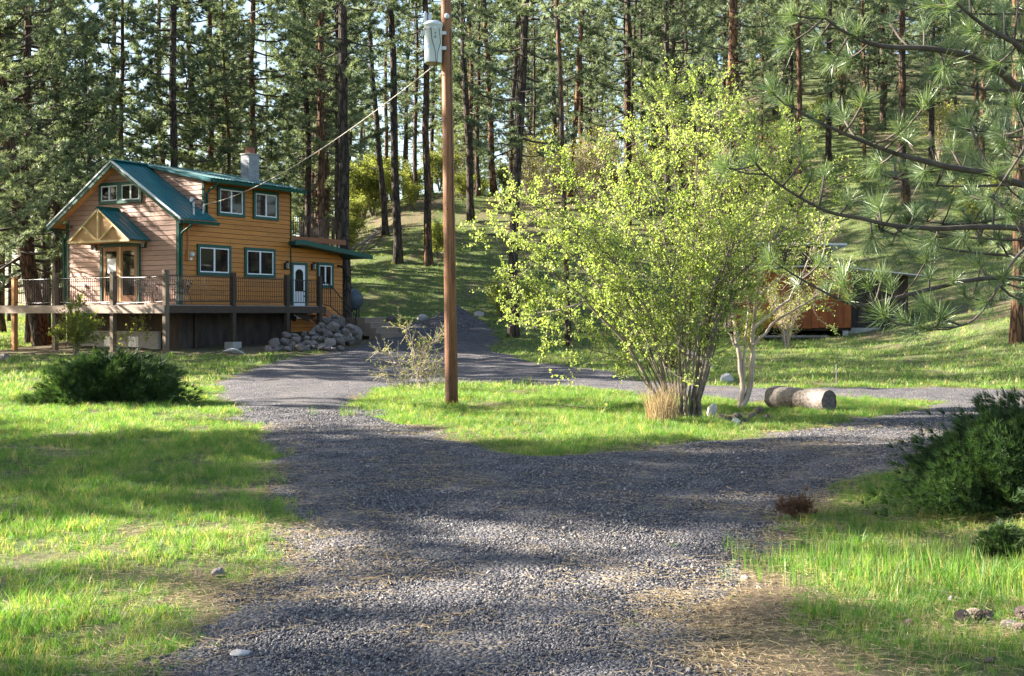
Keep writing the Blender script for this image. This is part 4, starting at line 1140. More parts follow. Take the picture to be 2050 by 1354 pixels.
tm = MB().tube([(0, 0, -.3), (.02, 0, 1), (-.02, .03, 3), (.03, 0, 5), (0, .02, 7.5)], [.22, .19, .17, .14, .09], 12).build('trunk', M['bark'], nt0, True)
def bough(pts, r0, tufts, extra=4):
    """pts: points of the branch as (u, v, distance); tufts: (u, v, distance) at twig ends; each hangs on the nearest branch point"""
    w = [Vector(ray(*p)) - tb_ for p in pts]
    root = Vector((0, 0, w[0].z - .2)) if r0 > .02 else None
    if root is not None: w = [root] + w
    # smooth the polyline
    k = len(w); fine = []
    for i in range(k - 1):
        p0, p1, p2, p3 = w[max(0, i - 1)], w[i], w[i + 1], w[min(k - 1, i + 2)]
        for s_ in (0, .33, .66):
            t = s_; fine.append(.5 * ((2 * p1) + (p2 - p0) * t + (2 * p0 - 5 * p1 + 4 * p2 - p3) * t * t + (3 * p1 - p0 - 3 * p2 + p3) * t ** 3))
    fine.append(w[-1]); n = len(fine)
    rad = [.85 * r0 * (1 - .78 * i / (n - 1)) for i in range(n)]
    mb = MB(); mb.tube(fine, rad, 7)
    tw = []
    for (u, v, dd) in tufts:
        e = Vector(ray(u, v, dd)) - tb_
        b_ = min(fine, key=lambda q: (q - e).length + (0.15 if (q - e).length < .02 else 0))
        if (e - b_).length > .03:
            mid = b_.lerp(e, .5) + Vector((0, 0, -.05 * (e - b_).length))
            mb.tube([b_, mid, e], [.009, .008, .007], 5)
            tw.append((e, (e - mid)))
        else:
            i = fine.index(b_); tw.append((e, fine[i] - fine[max(0, i - 1)]))
    for _ in range(extra):
        i = int(r.integers(max(3, n // 3), n)); b_ = fine[i]
        e = b_ + Vector((r.uniform(-.32, .05), r.normal(0, .16), r.uniform(-.06, .26)))
        mb.tube([b_, b_.lerp(e, .5) + Vector((0, 0, -.02)), e], [.007, .006, .006], 4); tw.append((e, e - b_))
    br = mb.build('branch', M['limb'], nt0, True)
    for e, d in tw:
        d = d.normalized() + Vector((-.15, 0, .45)); o = link('needle_tuft', TUFT[int(r.integers(0, 5))], br)
        o.location = e; o.rotation_mode = 'QUATERNION'; o.rotation_quaternion = d.to_track_quat('Z', 'Y') @ Matrix.Rotation(r.uniform(0, 6.28), 3, 'Z').to_quaternion()
        s_ = r.uniform(.72, 1.08); o.scale = (s_, s_, s_)
    return br
bough([(2070, 185, 9.3), (2010, 150, 9.2), (1940, 113, 9.1), (1850, 97, 9.0), (1765, 93, 8.9), (1700, 70, 8.8), (1650, 36, 8.7)], .045,
      [(1650, 30, 8.7), (1585, 85, 8.7), (1588, 30, 8.6), (1640, 75, 8.8), (1690, 50, 8.9), (1700, 118, 9.0), (1780, 45, 9.3), (1850, 60, 9.1), (1890, 130, 9.0), (1960, 80, 9.4), (1668, 120, 8.8)])
bough([(2075, 378, 9.2), (1990, 350, 9.0), (1900, 335, 8.9), (1830, 318, 8.8), (1770, 300, 8.7), (1690, 268, 8.6), (1625, 238, 8.6), (1580, 210, 8.5)], .036,
      [(1578, 208, 8.5), (1622, 235, 8.6), (1728, 205, 8.4), (1852, 212, 8.3), (1802, 262, 8.4), (1690, 240, 8.9), (1760, 330, 8.8), (1850, 345, 8.9), (1905, 300, 9.0), (1960, 330, 9.3), (1940, 250, 9.3), (1660, 225, 8.7), (1815, 285, 8.6)])
bough([(2070, 462, 9.5), (1960, 455, 9.3), (1880, 458, 9.2), (1790, 452, 9.0), (1720, 437, 8.9), (1660, 425, 8.8), (1600, 395, 8.7), (1550, 362, 8.6), (1512, 330, 8.5)], .030,
      [(1512, 325, 8.5), (1608, 318, 8.6), (1622, 360, 8.6), (1700, 405, 8.8), (1650, 350, 8.9), (1760, 420, 9.0), (1810, 470, 9.0), (1870, 480, 9.2), (1830, 430, 9.1), (1930, 470, 9.3), (1990, 420, 9.4), (1745, 470, 8.9)])
bough([(2060, 560, 9.6), (1950, 560, 9.4), (1880, 575, 9.2), (1825, 588, 8.9), (1770, 602, 8.8), (1715, 612, 8.7), (1660, 590, 8.6), (1605, 560, 8.6), (1550, 525, 8.5)], .026,
      [(1545, 518, 8.5), (1640, 530, 8.5), (1655, 585, 8.7), (1685, 550, 8.7), (1600, 570, 8.7), (1765, 560, 8.7), (1785, 580, 8.8), (1700, 600, 8.6), (1860, 560, 9.1), (1908, 565, 9.2), (1840, 605, 8.9), (1960, 530, 9.5), (2005, 580, 9.5)])
bough([(2080, 112, 9.0), (2030, 85, 8.9), (1975, 55, 8.8), (1930, 20, 8.7), (1890, -20, 8.6)], .034,
      [(1985, 85, 8.8), (1960, 70, 8.9), (2010, 20, 9.0), (2045, 60, 9.1), (1940, -10, 8.8), (2040, -15, 9.0), (1870, 10, 8.8), (2045, 120, 8.9), (1995, 130, 9.0)])
bough([(2085, 250, 8.9), (2050, 300, 8.8), (2020, 345, 8.7), (1985, 395, 8.7)], .022, [(2035, 215, 8.7), (2042, 235, 8.9), (1985, 400, 8.7), (2030, 330, 8.8), (2020, 425, 8.6), (2045, 400, 8.8), (1950, 395, 8.9), (2000, 270, 9.1)])
bough([(2080, 480, 8.7), (2050, 500, 8.6), (2020, 535, 8.5), (1990, 590, 8.5), (1950, 640, 8.5), (1910, 655, 8.5), (1850, 655, 8.4), (1815, 650, 8.4)], .016,
      [(1812, 642, 8.4), (1880, 645, 8.4), (2008, 560, 8.4), (2030, 440, 8.6), (2045, 520, 8.7), (1975, 605, 8.5), (2040, 600, 8.7)])

# thinner boughs farther back on the same tree
rb = random.Random(8)
for k in range(12):
    v0 = -40 + 640 * ((k * .618) % 1.0); dd = rb.uniform(10.2, 12.6); L = rb.uniform(140, 330); dv = rb.uniform(-50, 40)
    pts = [(2085, v0 + 10, dd - .2)] + [(2085 - L * t, v0 + dv * t + 22 * math.sin(3 * t), dd + .25 * t) for t in (.33, .66, 1.0)]
    tf = [(2085 - L * t + rb.uniform(-25, 25), v0 + dv * t + rb.uniform(-55, 30), dd + rb.uniform(-.3, .5)) for t in [rb.uniform(.25, 1.0) for _ in range(8)]] + [(2085 - L, v0 + dv, dd + .25)]
    bough(pts, .019, tf, 2)
pine(gx := (2120 - 1025) / 2450 * 23, 23, 'young', 'shaggy young pine behind the close boughs at the right edge', None, .72, 1.0)

# ---------------------------------------------------------------- shrubs and bushes
def leaf_cluster(r, P, n, size, spread):
    """folded little leaves round each point"""
    P = np.repeat(np.asarray(P), n, 0); k = len(P)
    c = P + r.normal(0, spread, (k, 3))
    a = r.normal(0, 1, (k, 3)); a /= np.linalg.norm(a, axis=1)[:, None]
    b_ = np.cross(a, r.normal(0, 1, (k, 3))); b_ /= np.linalg.norm(b_, axis=1)[:, None]
    s_ = (size * r.uniform(.55, 1.1, k))[:, None]
    nrm = np.cross(a, b_)
    V = np.stack([c - a * s_ * .5, c + b_ * s_ * .36 + nrm * s_ * .12, c + a * s_ * .5, c - b_ * s_ * .36 + nrm * s_ * .12], 1).reshape(-1, 3)
    o = np.arange(k)[:, None] * 4
    return V, np.concatenate([o + [0, 1, 2], o + [0, 2, 3]])

def bush(base, stems, mats, r, lat=12, tw=5, lat_len=(.45, 1.1), leaf=.05, per=3, leafy_from=.25, tri_parent=None, twig_leaf=4, spread=.03):
    """stems: list of (list of points relative to the base, radius). Returns two mesh builders: wood and leaf points"""
    wood = MB(); LP = []
    for pts, r0 in stems:
        pts = [Vector(p) for p in pts]
        fine = []
        for i in range(len(pts) - 1):
            for s_ in np.linspace(0, 1, 5)[:-1]:
                fine.append(pts[i].lerp(pts[i + 1], s_) + Vector(r.normal(0, .012, 3)))
        fine.append(pts[-1]); n = len(fine)
        wood.tube(fine, [max(.004, r0 * (1 - .85 * i / (n - 1))) for i in range(n)], 6, cap=False)
        tot = sum((pts[i + 1] - pts[i]).length for i in range(len(pts) - 1))
        for j in range(int(lat * tot / 3) + 2):
            s_ = leafy_from + (1 - leafy_from) * r.uniform() ** .85; i = min(n - 2, int(s_ * (n - 1))); b_ = fine[i].lerp(fine[i + 1], s_ * (n - 1) - i)
            ax = (fine[i + 1] - fine[i]).normalized()
            d = (ax * .55 + Vector(r.normal(0, .55, 3)) + Vector((0, 0, .25))).normalized(); L = r.uniform(*lat_len) * (1.15 - .65 * s_)
            m_ = b_ + d * L * .5; d2 = (d + Vector(r.normal(0, .25, 3)) + Vector((0, 0, .2))).normalized(); e = m_ + d2 * L * .5
            wood.tube([b_, m_, e], [.008, .006, .004], 3, cap=False)
            for q in range(tw):
                t = r.uniform(.25, 1); c = b_.lerp(m_, t * 2) if t < .5 else m_.lerp(e, t * 2 - 1)
                f = (d2 + Vector(r.normal(0, .6, 3))).normalized(); l2 = r.uniform(.12, .38)
                g_ = c + f * l2
                wood.tube([c, g_], [.004, .0025], 3, cap=False)
                for z in range(twig_leaf): LP.append(c.lerp(g_, (z + .6) / twig_leaf))
            LP.append(e)
        LP += fine[-3:]
    return wood, np.array([tuple(p) for p in LP])

def make_bush(name, label, cat, loc, stems, wood_m, leaf_m, seed, group=None, foliage=True, **k):
    r = np.random.default_rng(seed)
    t = thing(name, label, cat, loc, 0, group)
    leaf = k.pop('leaf', .05); per = k.pop('per', 3); spread = k.pop('spread', .03)
    wood, LP = bush(None, stems, None, r, **k)
    wood.build('stems', wood_m, t, True)
    if foliage:
        V, T = leaf_cluster(r, LP, per, leaf, spread)
        link('leaves', raw_mesh('leaves', V, T, leaf_m), t)
    return t

B0 = gpt(1365, 842)
def brel(u, v, dy=0.0):
    return tuple(Vector(ray(u, v, B0.y + dy)) - B0)
tips = [((1318, 800), (1255, 690), (1125, 555), (985, 480), -.2), ((1325, 800), (1275, 690), (1190, 500), (1060, 400), .5), ((1335, 800), (1290, 660), (1180, 600), (1015, 655), -.7),
        ((1340, 800), (1300, 640), (1180, 420), (1110, 330), .3), ((1350, 810), (1330, 640), (1250, 440), (1200, 320), -.5), ((1358, 810), (1345, 620), (1300, 380), (1262, 265), .6),
        ((1365, 815), (1372, 600), (1350, 330), (1345, 150), 0), ((1372, 815), (1385, 600), (1395, 330), (1402, 165), -.4), ((1385, 800), (1420, 600), (1450, 350), (1472, 170), .4),
        ((1390, 800), (1440, 590), (1500, 380), (1525, 215), -.3), ((1395, 800), (1440, 560), (1530, 400), (1592, 285), .2), ((1400, 800), (1450, 580), (1560, 470), (1665, 370), -.2),
        ((1398, 805), (1445, 620), (1540, 520), (1625, 470), .6), ((1345, 805), (1290, 700), (1150, 640), (1080, 590), .9), ((1360, 805), (1360, 640), (1330, 470), (1310, 360), -.9),
        ((1370, 805), (1390, 640), (1420, 480), (1430, 330), .9), ((1378, 805), (1400, 650), (1460, 500), (1540, 420), -.9), ((1330, 810), (1255, 720), (1160, 690), (1060, 650), .3), ((1365, 812), (1370, 600), (1340, 340), (1330, 190), .5), ((1380, 805), (1410, 560), (1440, 330), (1440, 215), -.7), ((1395, 805), (1440, 540), (1550, 330), (1600, 250), .5), ((1340, 805), (1280, 640), (1120, 420), (1010, 430), -.6), ((1402, 805), (1460, 600), (1590, 420), (1690, 350), .4),
        ((1350, 810), (1310, 650), (1230, 520), (1150, 450), -.8), ((1368, 805), (1350, 560), (1290, 450), (1240, 410), .9), ((1385, 805), (1430, 600), (1480, 450), (1500, 300), .8),
        ((1340, 805), (1250, 640), (1120, 480), (1030, 560), .6), ((1374, 812), (1372, 690), (1385, 560), (1400, 440), -.5), ((1392, 812), (1410, 690), (1440, 650), (1500, 560), .3)]
stems = []
for q, (a, b_, c, d, dy) in enumerate(tips):
    stems.append(([brel(a[0], 846, dy * .12), brel(*a, dy * .15), brel(*b_, dy * .5), brel(*c, dy), brel(*d, dy * 1.15)], .040 if q in (0, 3, 8, 11) else .018))
make_bush('lime_green_bush', 'tall many stemmed bush with lime green spring leaves on the grass island', 'bush', B0, stems, M['stem'], M['leaf_lime'], 3, lat=21, tw=5, lat_len=(.40, 1.15), leaf=.046, per=4, leafy_from=.36, twig_leaf=3, spread=.020)
# smaller tree with pale stems beside it
T0 = gpt(1478, 818)
def trel(u, v, dy=0.0): return tuple(Vector(ray(u, v, T0.y + dy)) - T0)
st2 = [([trel(1478, 822), trel(1488, 780), trel(1478, 700), trel(1465, 610, .2), trel(1440, 480, .4), trel(1425, 380, .5)], .055),
       ([trel(1482, 822), trel(1505, 775), trel(1506, 690), trel(1512, 600, -.2), trel(1540, 480, -.3), trel(1570, 400, -.4)], .060),
       ([trel(1486, 790), trel(1492, 700), trel(1498, 620, .3), trel(1490, 500, .4), trel(1500, 400, .5)], .03),
       ([trel(1478, 700), trel(1455, 660), trel(1420, 590, .3)], .025), ([trel(1506, 690), trel(1560, 640), trel(1640, 590, -.3), trel(1680, 560, -.4)], .03),
       ([trel(1506, 660), trel(1580, 600, .4), trel(1620, 520, .5), trel(1650, 450, .5)], .028), ([trel(1512, 600), trel(1580, 540, .2), trel(1640, 640, .3)], .02)]
make_bush('small_tree', 'small tree with pale forked trunk and sparse leaves beside the tall bush', 'tree', T0, st2, M['pale_stem'], M['leaf_lime'], 9, lat=20, tw=6, lat_len=(.4, .9), leaf=.045, per=2, leafy_from=.4, twig_leaf=4)

def dry_tuft(name, label, loc, n, h, w, spread, mat, seed, lean=.6):
    t = thing(name, label, 'grass clump', loc)
    me = blade_clump(seed, n, h, w, spread, lean, mat, 3)
    link('blades', me, t); return t
dry_tuft('dry_grass_clump', 'clump of pale dry grass at the left foot of the tall bush', gpt(1325, 850), 420, .75, .007, .24, M['straw'], 4, .5)
# shrub beside the pole with arching shoots
A0 = gpt(838, 785)
def arel(u, v, dy=0): return tuple(Vector(ray(u, v, A0.y + dy)) - A0)
st3 = [([arel(838, 788), arel(830, 720), arel(822, 670), arel(800, 650)], .010), ([arel(835, 788), arel(812, 750), arel(785, 715), arel(758, 705)], .009), ([arel(842, 788), arel(850, 720), arel(862, 690), arel(888, 672)], .010),
       ([arel(835, 788), arel(800, 755), arel(765, 748)], .008), ([arel(842, 788), arel(845, 740), arel(850, 700, .1)], .008), ([arel(846, 788), arel(862, 745), arel(886, 722)], .008), ([arel(850, 790), arel(870, 765), arel(888, 758)], .008),
       ([arel(830, 788), arel(810, 770), arel(790, 775)], .007), ([arel(840, 788, .1), arel(835, 755, .2), arel(838, 735, .3)], .007), ([arel(838, 788), arel(860, 770, -.1), arel(872, 740, -.1)], .007)]
make_bush('arching_shrub', 'pale sparse shrub with long arching shoots just left of the utility pole', 'shrub', A0, st3, M['pale_stem'], M['leaf_olive'], 12, lat=34, tw=3, lat_len=(.12, .38), leaf=.032, per=2, leafy_from=.1, twig_leaf=3, spread=.012)
# shrubs in front of the deck
D0 = gpt(150, 712)
def drel(u, v, dy=0): return tuple(Vector(ray(u, v, D0.y + dy)) - D0)
st4 = [([drel(150, 715), drel(146 + k * 3, 670), drel(u, v, dy)], .016) for k, (u, v, dy) in enumerate([(118, 640, .2), (140, 608, -.2), (160, 598, .3), (178, 620, -.3), (200, 655, .2), (112, 670, -.4), (208, 685, .4), (190, 640, .5), (130, 625, .5), (165, 640, -.5)])]
make_bush('leafy_shrub', 'yellow green leafing shrub growing against the deck', 'shrub', D0, st4, M['stem'], M['leaf_olive'], 14, lat=24, tw=4, lat_len=(.2, .5), leaf=.085, per=2, leafy_from=.2, twig_leaf=3)
E0 = gpt(268, 705)
def erel(u, v, dy=0): return tuple(Vector(ray(u, v, E0.y + dy)) - E0)
st5 = [([erel(268, 710), erel(262, 680), erel(254, 648)], .012), ([erel(270, 710), erel(273, 675), erel(274, 644)], .012), ([erel(272, 710), erel(282, 672), erel(284, 640)], .012), ([erel(266, 710), erel(250, 690), erel(240, 668)], .01), ([erel(272, 710), erel(288, 690), erel(295, 668)], .01)]
make_bush('budding_shrub', 'thin shrub with pale buds between two front deck posts', 'shrub', E0, st5, M['pale_stem'], M['leaf_olive'], 15, lat=8, tw=2, lat_len=(.12, .3), leaf=.09, per=3, leafy_from=.5, twig_leaf=2)

# junipers: feathery sprays
def juniper(name, label, loc, w, d, h, n, seed, blade=.22, bw=.016, nn=22, flat=1.0, lean=(0, 0)):
    r = np.random.default_rng(seed); t = thing(name, label, 'bush', loc)
    P = []; D = []; wood = MB()
    for _ in range(n):
        a = r.uniform(0, 2 * np.pi); el = np.arcsin(r.uniform(.02, 1)) ; rr = r.uniform(.40, 1.0) ** .6
        lump = 1 + .20 * math.sin(3 * a + seed) + .22 * math.sin(7 * a + 2) * math.cos(5 * el) + .12 * math.sin(13 * a + 9 * el)
        p = np.array([w / 2 * math.cos(a) * math.cos(el) * rr * lump, d / 2 * math.sin(a) * math.cos(el) * rr * lump, h * (.06 + .92 * math.sin(el) ** .8 * rr * (1 + .15 * math.sin(5 * a)))])
        P.append(p + np.array([lean[0] * p[2], lean[1] * p[2], 0])); dv = np.array([math.cos(a) * 1.0, math.sin(a) * 1.0, .35 + .5 * math.sin(el)]) + r.normal(0, .28, 3); D.append(dv)
    for k in range(80):
        i = r.integers(0, n); p = P[i]; wood.tube([(p[0] * .1, p[1] * .1, 0), (p[0] * .55, p[1] * .55, p[2] * .45), tuple(p)], [.022, .014, .005], 4, cap=False)
    wood.build('stems', M['limb'], t)
    P = np.array(P); D = np.array(D)
    V, T = tuft_mesh(P, D, r, nn, blade, bw, .55)
    V2, T2 = tuft_mesh(P * np.array([.82, .82, .85]), D, r, 10, blade, bw * 1.5, .8)
    link('sprays', raw_mesh('sprays', np.concatenate([V, V2]), np.concatenate([T, T2 + len(V)]), M['juniper']), t)
    return t
J0 = gpt(232, 812)
juniper('spreading_juniper', 'wide dark green juniper on the lawn in front of the deck', J0 + Vector((-.2, .30, -.05)), 2.35, 1.6, .95, 3400, 21, .17, .010, 22, lean=(.05, 0))
J1 = gpt(1990, 1040)
juniper('juniper_bush', 'dark green juniper at the right edge beside the gravel road', J1 + Vector((.40, .45, -.06)), 2.05, 1.7, .95, 5200, 22, .10, .0055, 22, lean=(.25, .1))
J2 = gpt(2010, 1115)
juniper('juniper_seedling', 'small bright juniper shoot low in front of the big right juniper', J2, .34, .3, .2, 420, 23, .055, .0045, 18)
K0 = gpt(1592, 1050)
t = thing('withered_shrub', 'small withered reddish brown shrub at the right edge of the gravel', 'shrub', K0)
r_ = np.random.default_rng(31); P = r_.normal(0, 1, (150, 3)) * [.065, .06, .04] + [0, 0, .09]; D = P * [2, 2, 1] + [0, 0, .25] + r_.normal(0, .1, (150, 3))
V, T = tuft_mesh(P, D, r_, 16, .075, .004, .9); link('twigs', raw_mesh('twigs', V, T, M['brown_twig']), t)
dry_tuft('straw_clump', 'thin dry straw standing beside the withered brown shrub', gpt(1635, 1035), 90, .32, .004, .16, M['straw'], 6, .9)

# hill shrubs
HS = []
def hill_shrub_src(seed, h, bare):
    r = np.random.default_rng(seed); st = []
    for _ in range(13):
        a = r.uniform(0, 6.28); l = r.uniform(.3, .9) * h * .55
        st.append(([(0, 0, -.1), (math.cos(a) * l * .4, math.sin(a) * l * .4, h * .5), (math.cos(a) * l, math.sin(a) * l, h * r.uniform(.75, 1.05))], .03))
    wood, LP = bush(None, st, None, r, lat=16, tw=4, lat_len=(.4, 1.0), leafy_from=.15, twig_leaf=3)
    wv = bpy.data.meshes.new('stems'); wv.from_pydata(wood.v, [], wood.f); wv.materials.append(M['pale_stem'] if bare else M['stem']); wv.update()
    V, T = leaf_cluster(r, LP[::2] if bare else LP, 1 if bare else 2, .11, .08)
    return wv, raw_mesh('leaves', V, T, M['leaf_olive'])
HS = [hill_shrub_src(51, 2.6, False), hill_shrub_src(52, 3.2, True), hill_shrub_src(53, 2.0, False)]
def hill_shrub(u, v, k, sc, label, group=None, yy=None):
    p = gpt(u, v) if yy is None else Vector(((u - 1025) / 2450 * yy, yy, gz((u - 1025) / 2450 * yy, yy)))
    t = thing('hill_shrub', label, 'shrub', p, random.uniform(0, 6.28), group)
    for nm, me in zip(('stems', 'leaves'), HS[k]):
        o = link(nm, me, t); o.scale = (sc,) * 3
hill_shrub(728, 440, 0, 1.5, 'sunlit yellow green shrub on the slope right of the balcony')
hill_shrub(770, 400, 0, 1.3, 'yellow green shrub on the slope above the fallen branches')
hill_shrub(875, 520, 2, .9, 'small green shrub between two trunks left of the utility pole')
hill_shrub(1200, 330, 1, 1.7, 'bare grey brown shrub on the hill crest above the bush', yy=84)
hill_shrub(1300, 350, 1, 1.5, 'bare twiggy shrub behind the top of the lime green bush', yy=82)
hill_shrub(1420, 340, 1, 1.4, 'bare twiggy shrub near the thick red barked trunk', yy=80)
hill_shrub(1005, 640, 2, .8, 'dark low shrub at the foot of the pale sunlit trunk')
hill_shrub(1060, 650, 2, .7, 'low green shrub right of the pale sunlit trunk foot')
hill_shrub(1575, 700, 1, .62, 'bare twiggy shrub in front of the left part of the shed')
hill_shrub(1500, 700, 2, .55, 'low green shrub behind the small pale tree by the shed')
hill_shrub(1760, 640, 1, .75, 'bare shrub in front of the shed lean-to wall')
for k, (u, yy) in enumerate([(1060, 86), (1100, 83), (1150, 88), (1185, 82), (1230, 85), (1270, 81), (1320, 86), (1390, 83), (1450, 86), (1500, 82), (1560, 84)]):
    hill_shrub(u, 0, 1, 1.25 + .35 * math.sin(2.3 * k), 'one of the pale bare shrubs thicketing the slope above the bush', 'bare thicket above the bush', yy=yy)
for k, (u, yy) in enumerate([(705, 78), (745, 84), (785, 88), (825, 83), (880, 90), (720, 88), (925, 86), (700, 70)]):
    hill_shrub(u, 0, 0, .95 + .3 * math.sin(1.7 * k), 'one of the sunlit yellow green shrubs along the top of the open slope', 'sunlit shrubs on the open slope', yy=yy)
for k, (u, yy) in enumerate([(700, 92), (830, 96), (905, 94), (1010, 95), (1090, 98), (640, 88), (960, 104), (760, 104), (1160, 102), (560, 80), (60, 70), (180, 74), (1540, 92), (1640, 96), (1880, 80), (1960, 62), (1720, 100)]):
    hill_shrub(u, 0, (0, 2, 1)[k % 3], 1.0 + .3 * math.sin(k), 'one of the pale undergrowth shrubs among the far trunks', 'undergrowth shrubs among the far trunks', yy=yy)

# ---------------------------------------------------------------- utility pole, transformer and wires
PB = gpt(905, 812); PY = PB.y
pt_ = ray(892, -70, PY)
pole = thing('utility_pole', 'tall brown wooden utility pole standing on the grass island', 'utility pole', PB)
top = Vector(pt_) - PB
mb = MB(); ns = 14
mb.tube([Vector((top.x * s_, 0, -.4 + (top.z + .4) * s_)) for s_ in np.linspace(0, 1, ns)], [(.118 - .028 * s_) for s_ in np.linspace(0, 1, ns)], 20)
mb.build('shaft', M['pole'], pole, True)
def on_pole(v, du=0, dy=0):
    z = EYE + (628 - v) / 2450 * PY; s_ = (z - PB.z) / top.z
    return Vector((top.x * s_ + du / 2450 * PY, dy, z - PB.z))
c = on_pole(36, 2, -.10)
MB().tube([c, c + Vector((0, -.05, 0)), c + Vector((0, -.07, 0))], [.045, .045, .02], 14).build('insulator', M['porcelain'], pole, True)
MB().tube([on_pole(60, 8, -.075), on_pole(300, 8, -.08), on_pole(560, 9, -.085)], .006, 5).build('ground_wire', M['iron'], pole)
for k, v_ in enumerate((105, 240, 330, 420)): 
    c = on_pole(v_, -4 + 2 * k % 5, -.093); MB().tube([c, c + Vector((0, -.012, 0))], .012, 6).build('bolt', M['iron'], pole)
tr_ = thing('transformer', 'pale grey cylindrical transformer hanging on the left of the utility pole', 'transformer', Vector(ray(867, 128, PY - .12)))
TH = .70
prof = [(.0, .0), (.135, .0), (.150, .012), (.158, .03), (.158, TH - .06), (.165, TH - .055), (.165, TH - .03), (.175, TH - .028), (.172, TH), (.13, TH + .045), (0, TH + .055)]
def lathe(mb, prof, n=28, c=(0, 0, 0)):
    vs = [(c[0] + r_ * math.cos(2 * math.pi * j / n), c[1] + r_ * math.sin(2 * math.pi * j / n), c[2] + z) for r_, z in prof for j in range(n)]
    fs = [(i * n + j, i * n + (j + 1) % n, (i + 1) * n + (j + 1) % n, (i + 1) * n + j) for i in range(len(prof) - 1) for j in range(n)]
    return mb.add(vs, fs)
lathe(MB(), prof[2:]).build('tank', M['tank_grey'], tr_, True)
lathe(MB(), prof[:3]).build('tank_bottom', M['underside_olive'], tr_, True)
for px_, h in ((-.14, .20), (-.06, .17)):
    mb = MB(); pr = [(.038, 0), (.040, .02)]
    for k in range(6): pr += [(.026, .03 + k * h / 7), (.042, .045 + k * h / 7)]
    pr += [(.022, h), (.012, h + .03), (0, h + .032)]
    lathe(mb, pr, 14, (px_, .03, TH + .01)).build('bushing', M['porcelain'], tr_, True)
for zz, mat_ in ((TH - .15, 'tank_grey'), (TH - .42, 'tank_grey')):
    MB().box(-.215, -.135, -.05, .05, zz - .035, zz + .035).build('lug', M[mat_], tr_, bevel=.01)
    MB().box(.13, .235, -.02, .16, zz - .035, zz + .03).build('mounting_bracket', M['galv'], tr_, bevel=.006)
for k in range(4):
    a = R(-150 + k * 38); MB().tube([(.16 * math.cos(a), .16 * math.sin(a), TH - .10), (.19 * math.cos(a), .19 * math.sin(a), TH - .10)], .018, 8).build('terminal', M['galv'], tr_)
def txt(body, size, loc, rot, mat, parent, name, ext=.002):
    cu_ = bpy.data.curves.new(name, 'FONT'); cu_.body = body; cu_.size = size; cu_.extrude = ext; cu_.align_x = 'CENTER'
    o = bpy.data.objects.new(name, cu_); COL.objects.link(o)
    bpy.context.view_layer.update(); dg = bpy.context.evaluated_depsgraph_get()
    me = bpy.data.meshes.new_from_object(o.evaluated_get(dg)); bpy.data.objects.remove(o)
    me.materials.clear(); me.materials.append(mat)
    q = link(name, me, parent); q.location = loc; q.rotation_euler = rot
    return q
a = R(-72); txt('A', .05, (.161 * math.cos(a), .161 * math.sin(a), TH - .20), (R(90), 0, a + R(90)), M['black'], tr_, 'lettering')
txt('6', .075, (.161 * math.cos(a), .161 * math.sin(a), TH - .275), (R(90), 0, a + R(90)), M['black'], tr_, 'lettering')
mb = MB()
for k in range(4):
    a0, a1 = R(-150 + k * 9), R(-150 + (k + 1) * 9)
    mb.add([(.1592 * math.cos(t), .1592 * math.sin(t), z) for t, z in ((a0, TH - .45), (a1, TH - .45), (a1, TH - .395), (a0, TH - .395))], [(0, 1, 2, 3)])
mb.build('blue_sticker', M['blue_sticker'], tr_)
MB().tube([(-.03, -.162, TH - .10), (-.01, -.18, TH - .30), (.05, -.20, TH - .52), (.07, -.19, TH - .75), (.075, -.12, -.18)], .007, 5).build('lead_wire', M['iron'], tr_)
MB().tube([(.12, -.13, TH - .12), (.14, -.14, TH - .35), (.09, -.18, TH - .55), (.07, -.16, -.16)], .006, 5).build('lead_wire', M['iron'], tr_)
p0 = Vector((*hw(.95, -.38), 5.62)); p1 = Vector(ray(862, 137, PY - .05))
cab = thing('service_cable', 'twisted service cable running from the transformer down to the cabin roof', 'cable', p0)
mb = MB(); n = 90
line = lambda t: (p1 - p0) * t + Vector((0, 0, -.45 * 4 * t * (1 - t) * .9))
for ph in (0, 2.09, 4.19):
    mb.tube([line(t) + Vector((0, math.cos(t * 190 + ph), math.sin(t * 190 + ph))) * .007 for t in np.linspace(0, 1, 260)], .0046, 4)
mb.build('strands', M['concrete'], cab)

# ---------------------------------------------------------------- rocks
def rock_mesh(seed, mat, sub=3):
    r = np.random.default_rng(seed); bm = bmesh.new(); bmesh.ops.create_icosphere(bm, subdivisions=sub, radius=1)
    pl = [(Vector(r.normal(0, 1, 3)).normalized(), r.uniform(.62, .92)) for _ in range(15)]
    off = Vector(r.uniform(-50, 50, 3))
    for q in bm.verts:
        d = q.co.normalized(); k = 1.0
        for n_, h in pl:
            dd = d.dot(n_)
            if dd > .05: k = min(k, h / dd)
        k += .07 * mnoise.noise(d * 2.3 + off) + .035 * mnoise.noise(d * 6 + off)
        q.co = d * k
    me = bpy.data.meshes.new('rock'); bm.to_mesh(me); bm.free(); me.materials.append(mat)
    return me
RK = [rock_mesh(k, M['rock']) for k in range(7)]; RKP = [rock_mesh(20 + k, M['rock_pale']) for k in range(3)]; RKD = [rock_mesh(30 + k, M['rock_dark']) for k in range(3)]
rr = random.Random(4)
def rock(p, sx, sy, sz, label, me, group=None, rot=None, name='rock'):
    o = link(name, me); o.location = p; o.scale = (sx / 2, sy / 2, sz / 2)
    o.rotation_euler = rot or (rr.uniform(-.25, .25), rr.uniform(-.25, .25), rr.uniform(0, 6.28))
    return tag(o, label, 'rock', group)
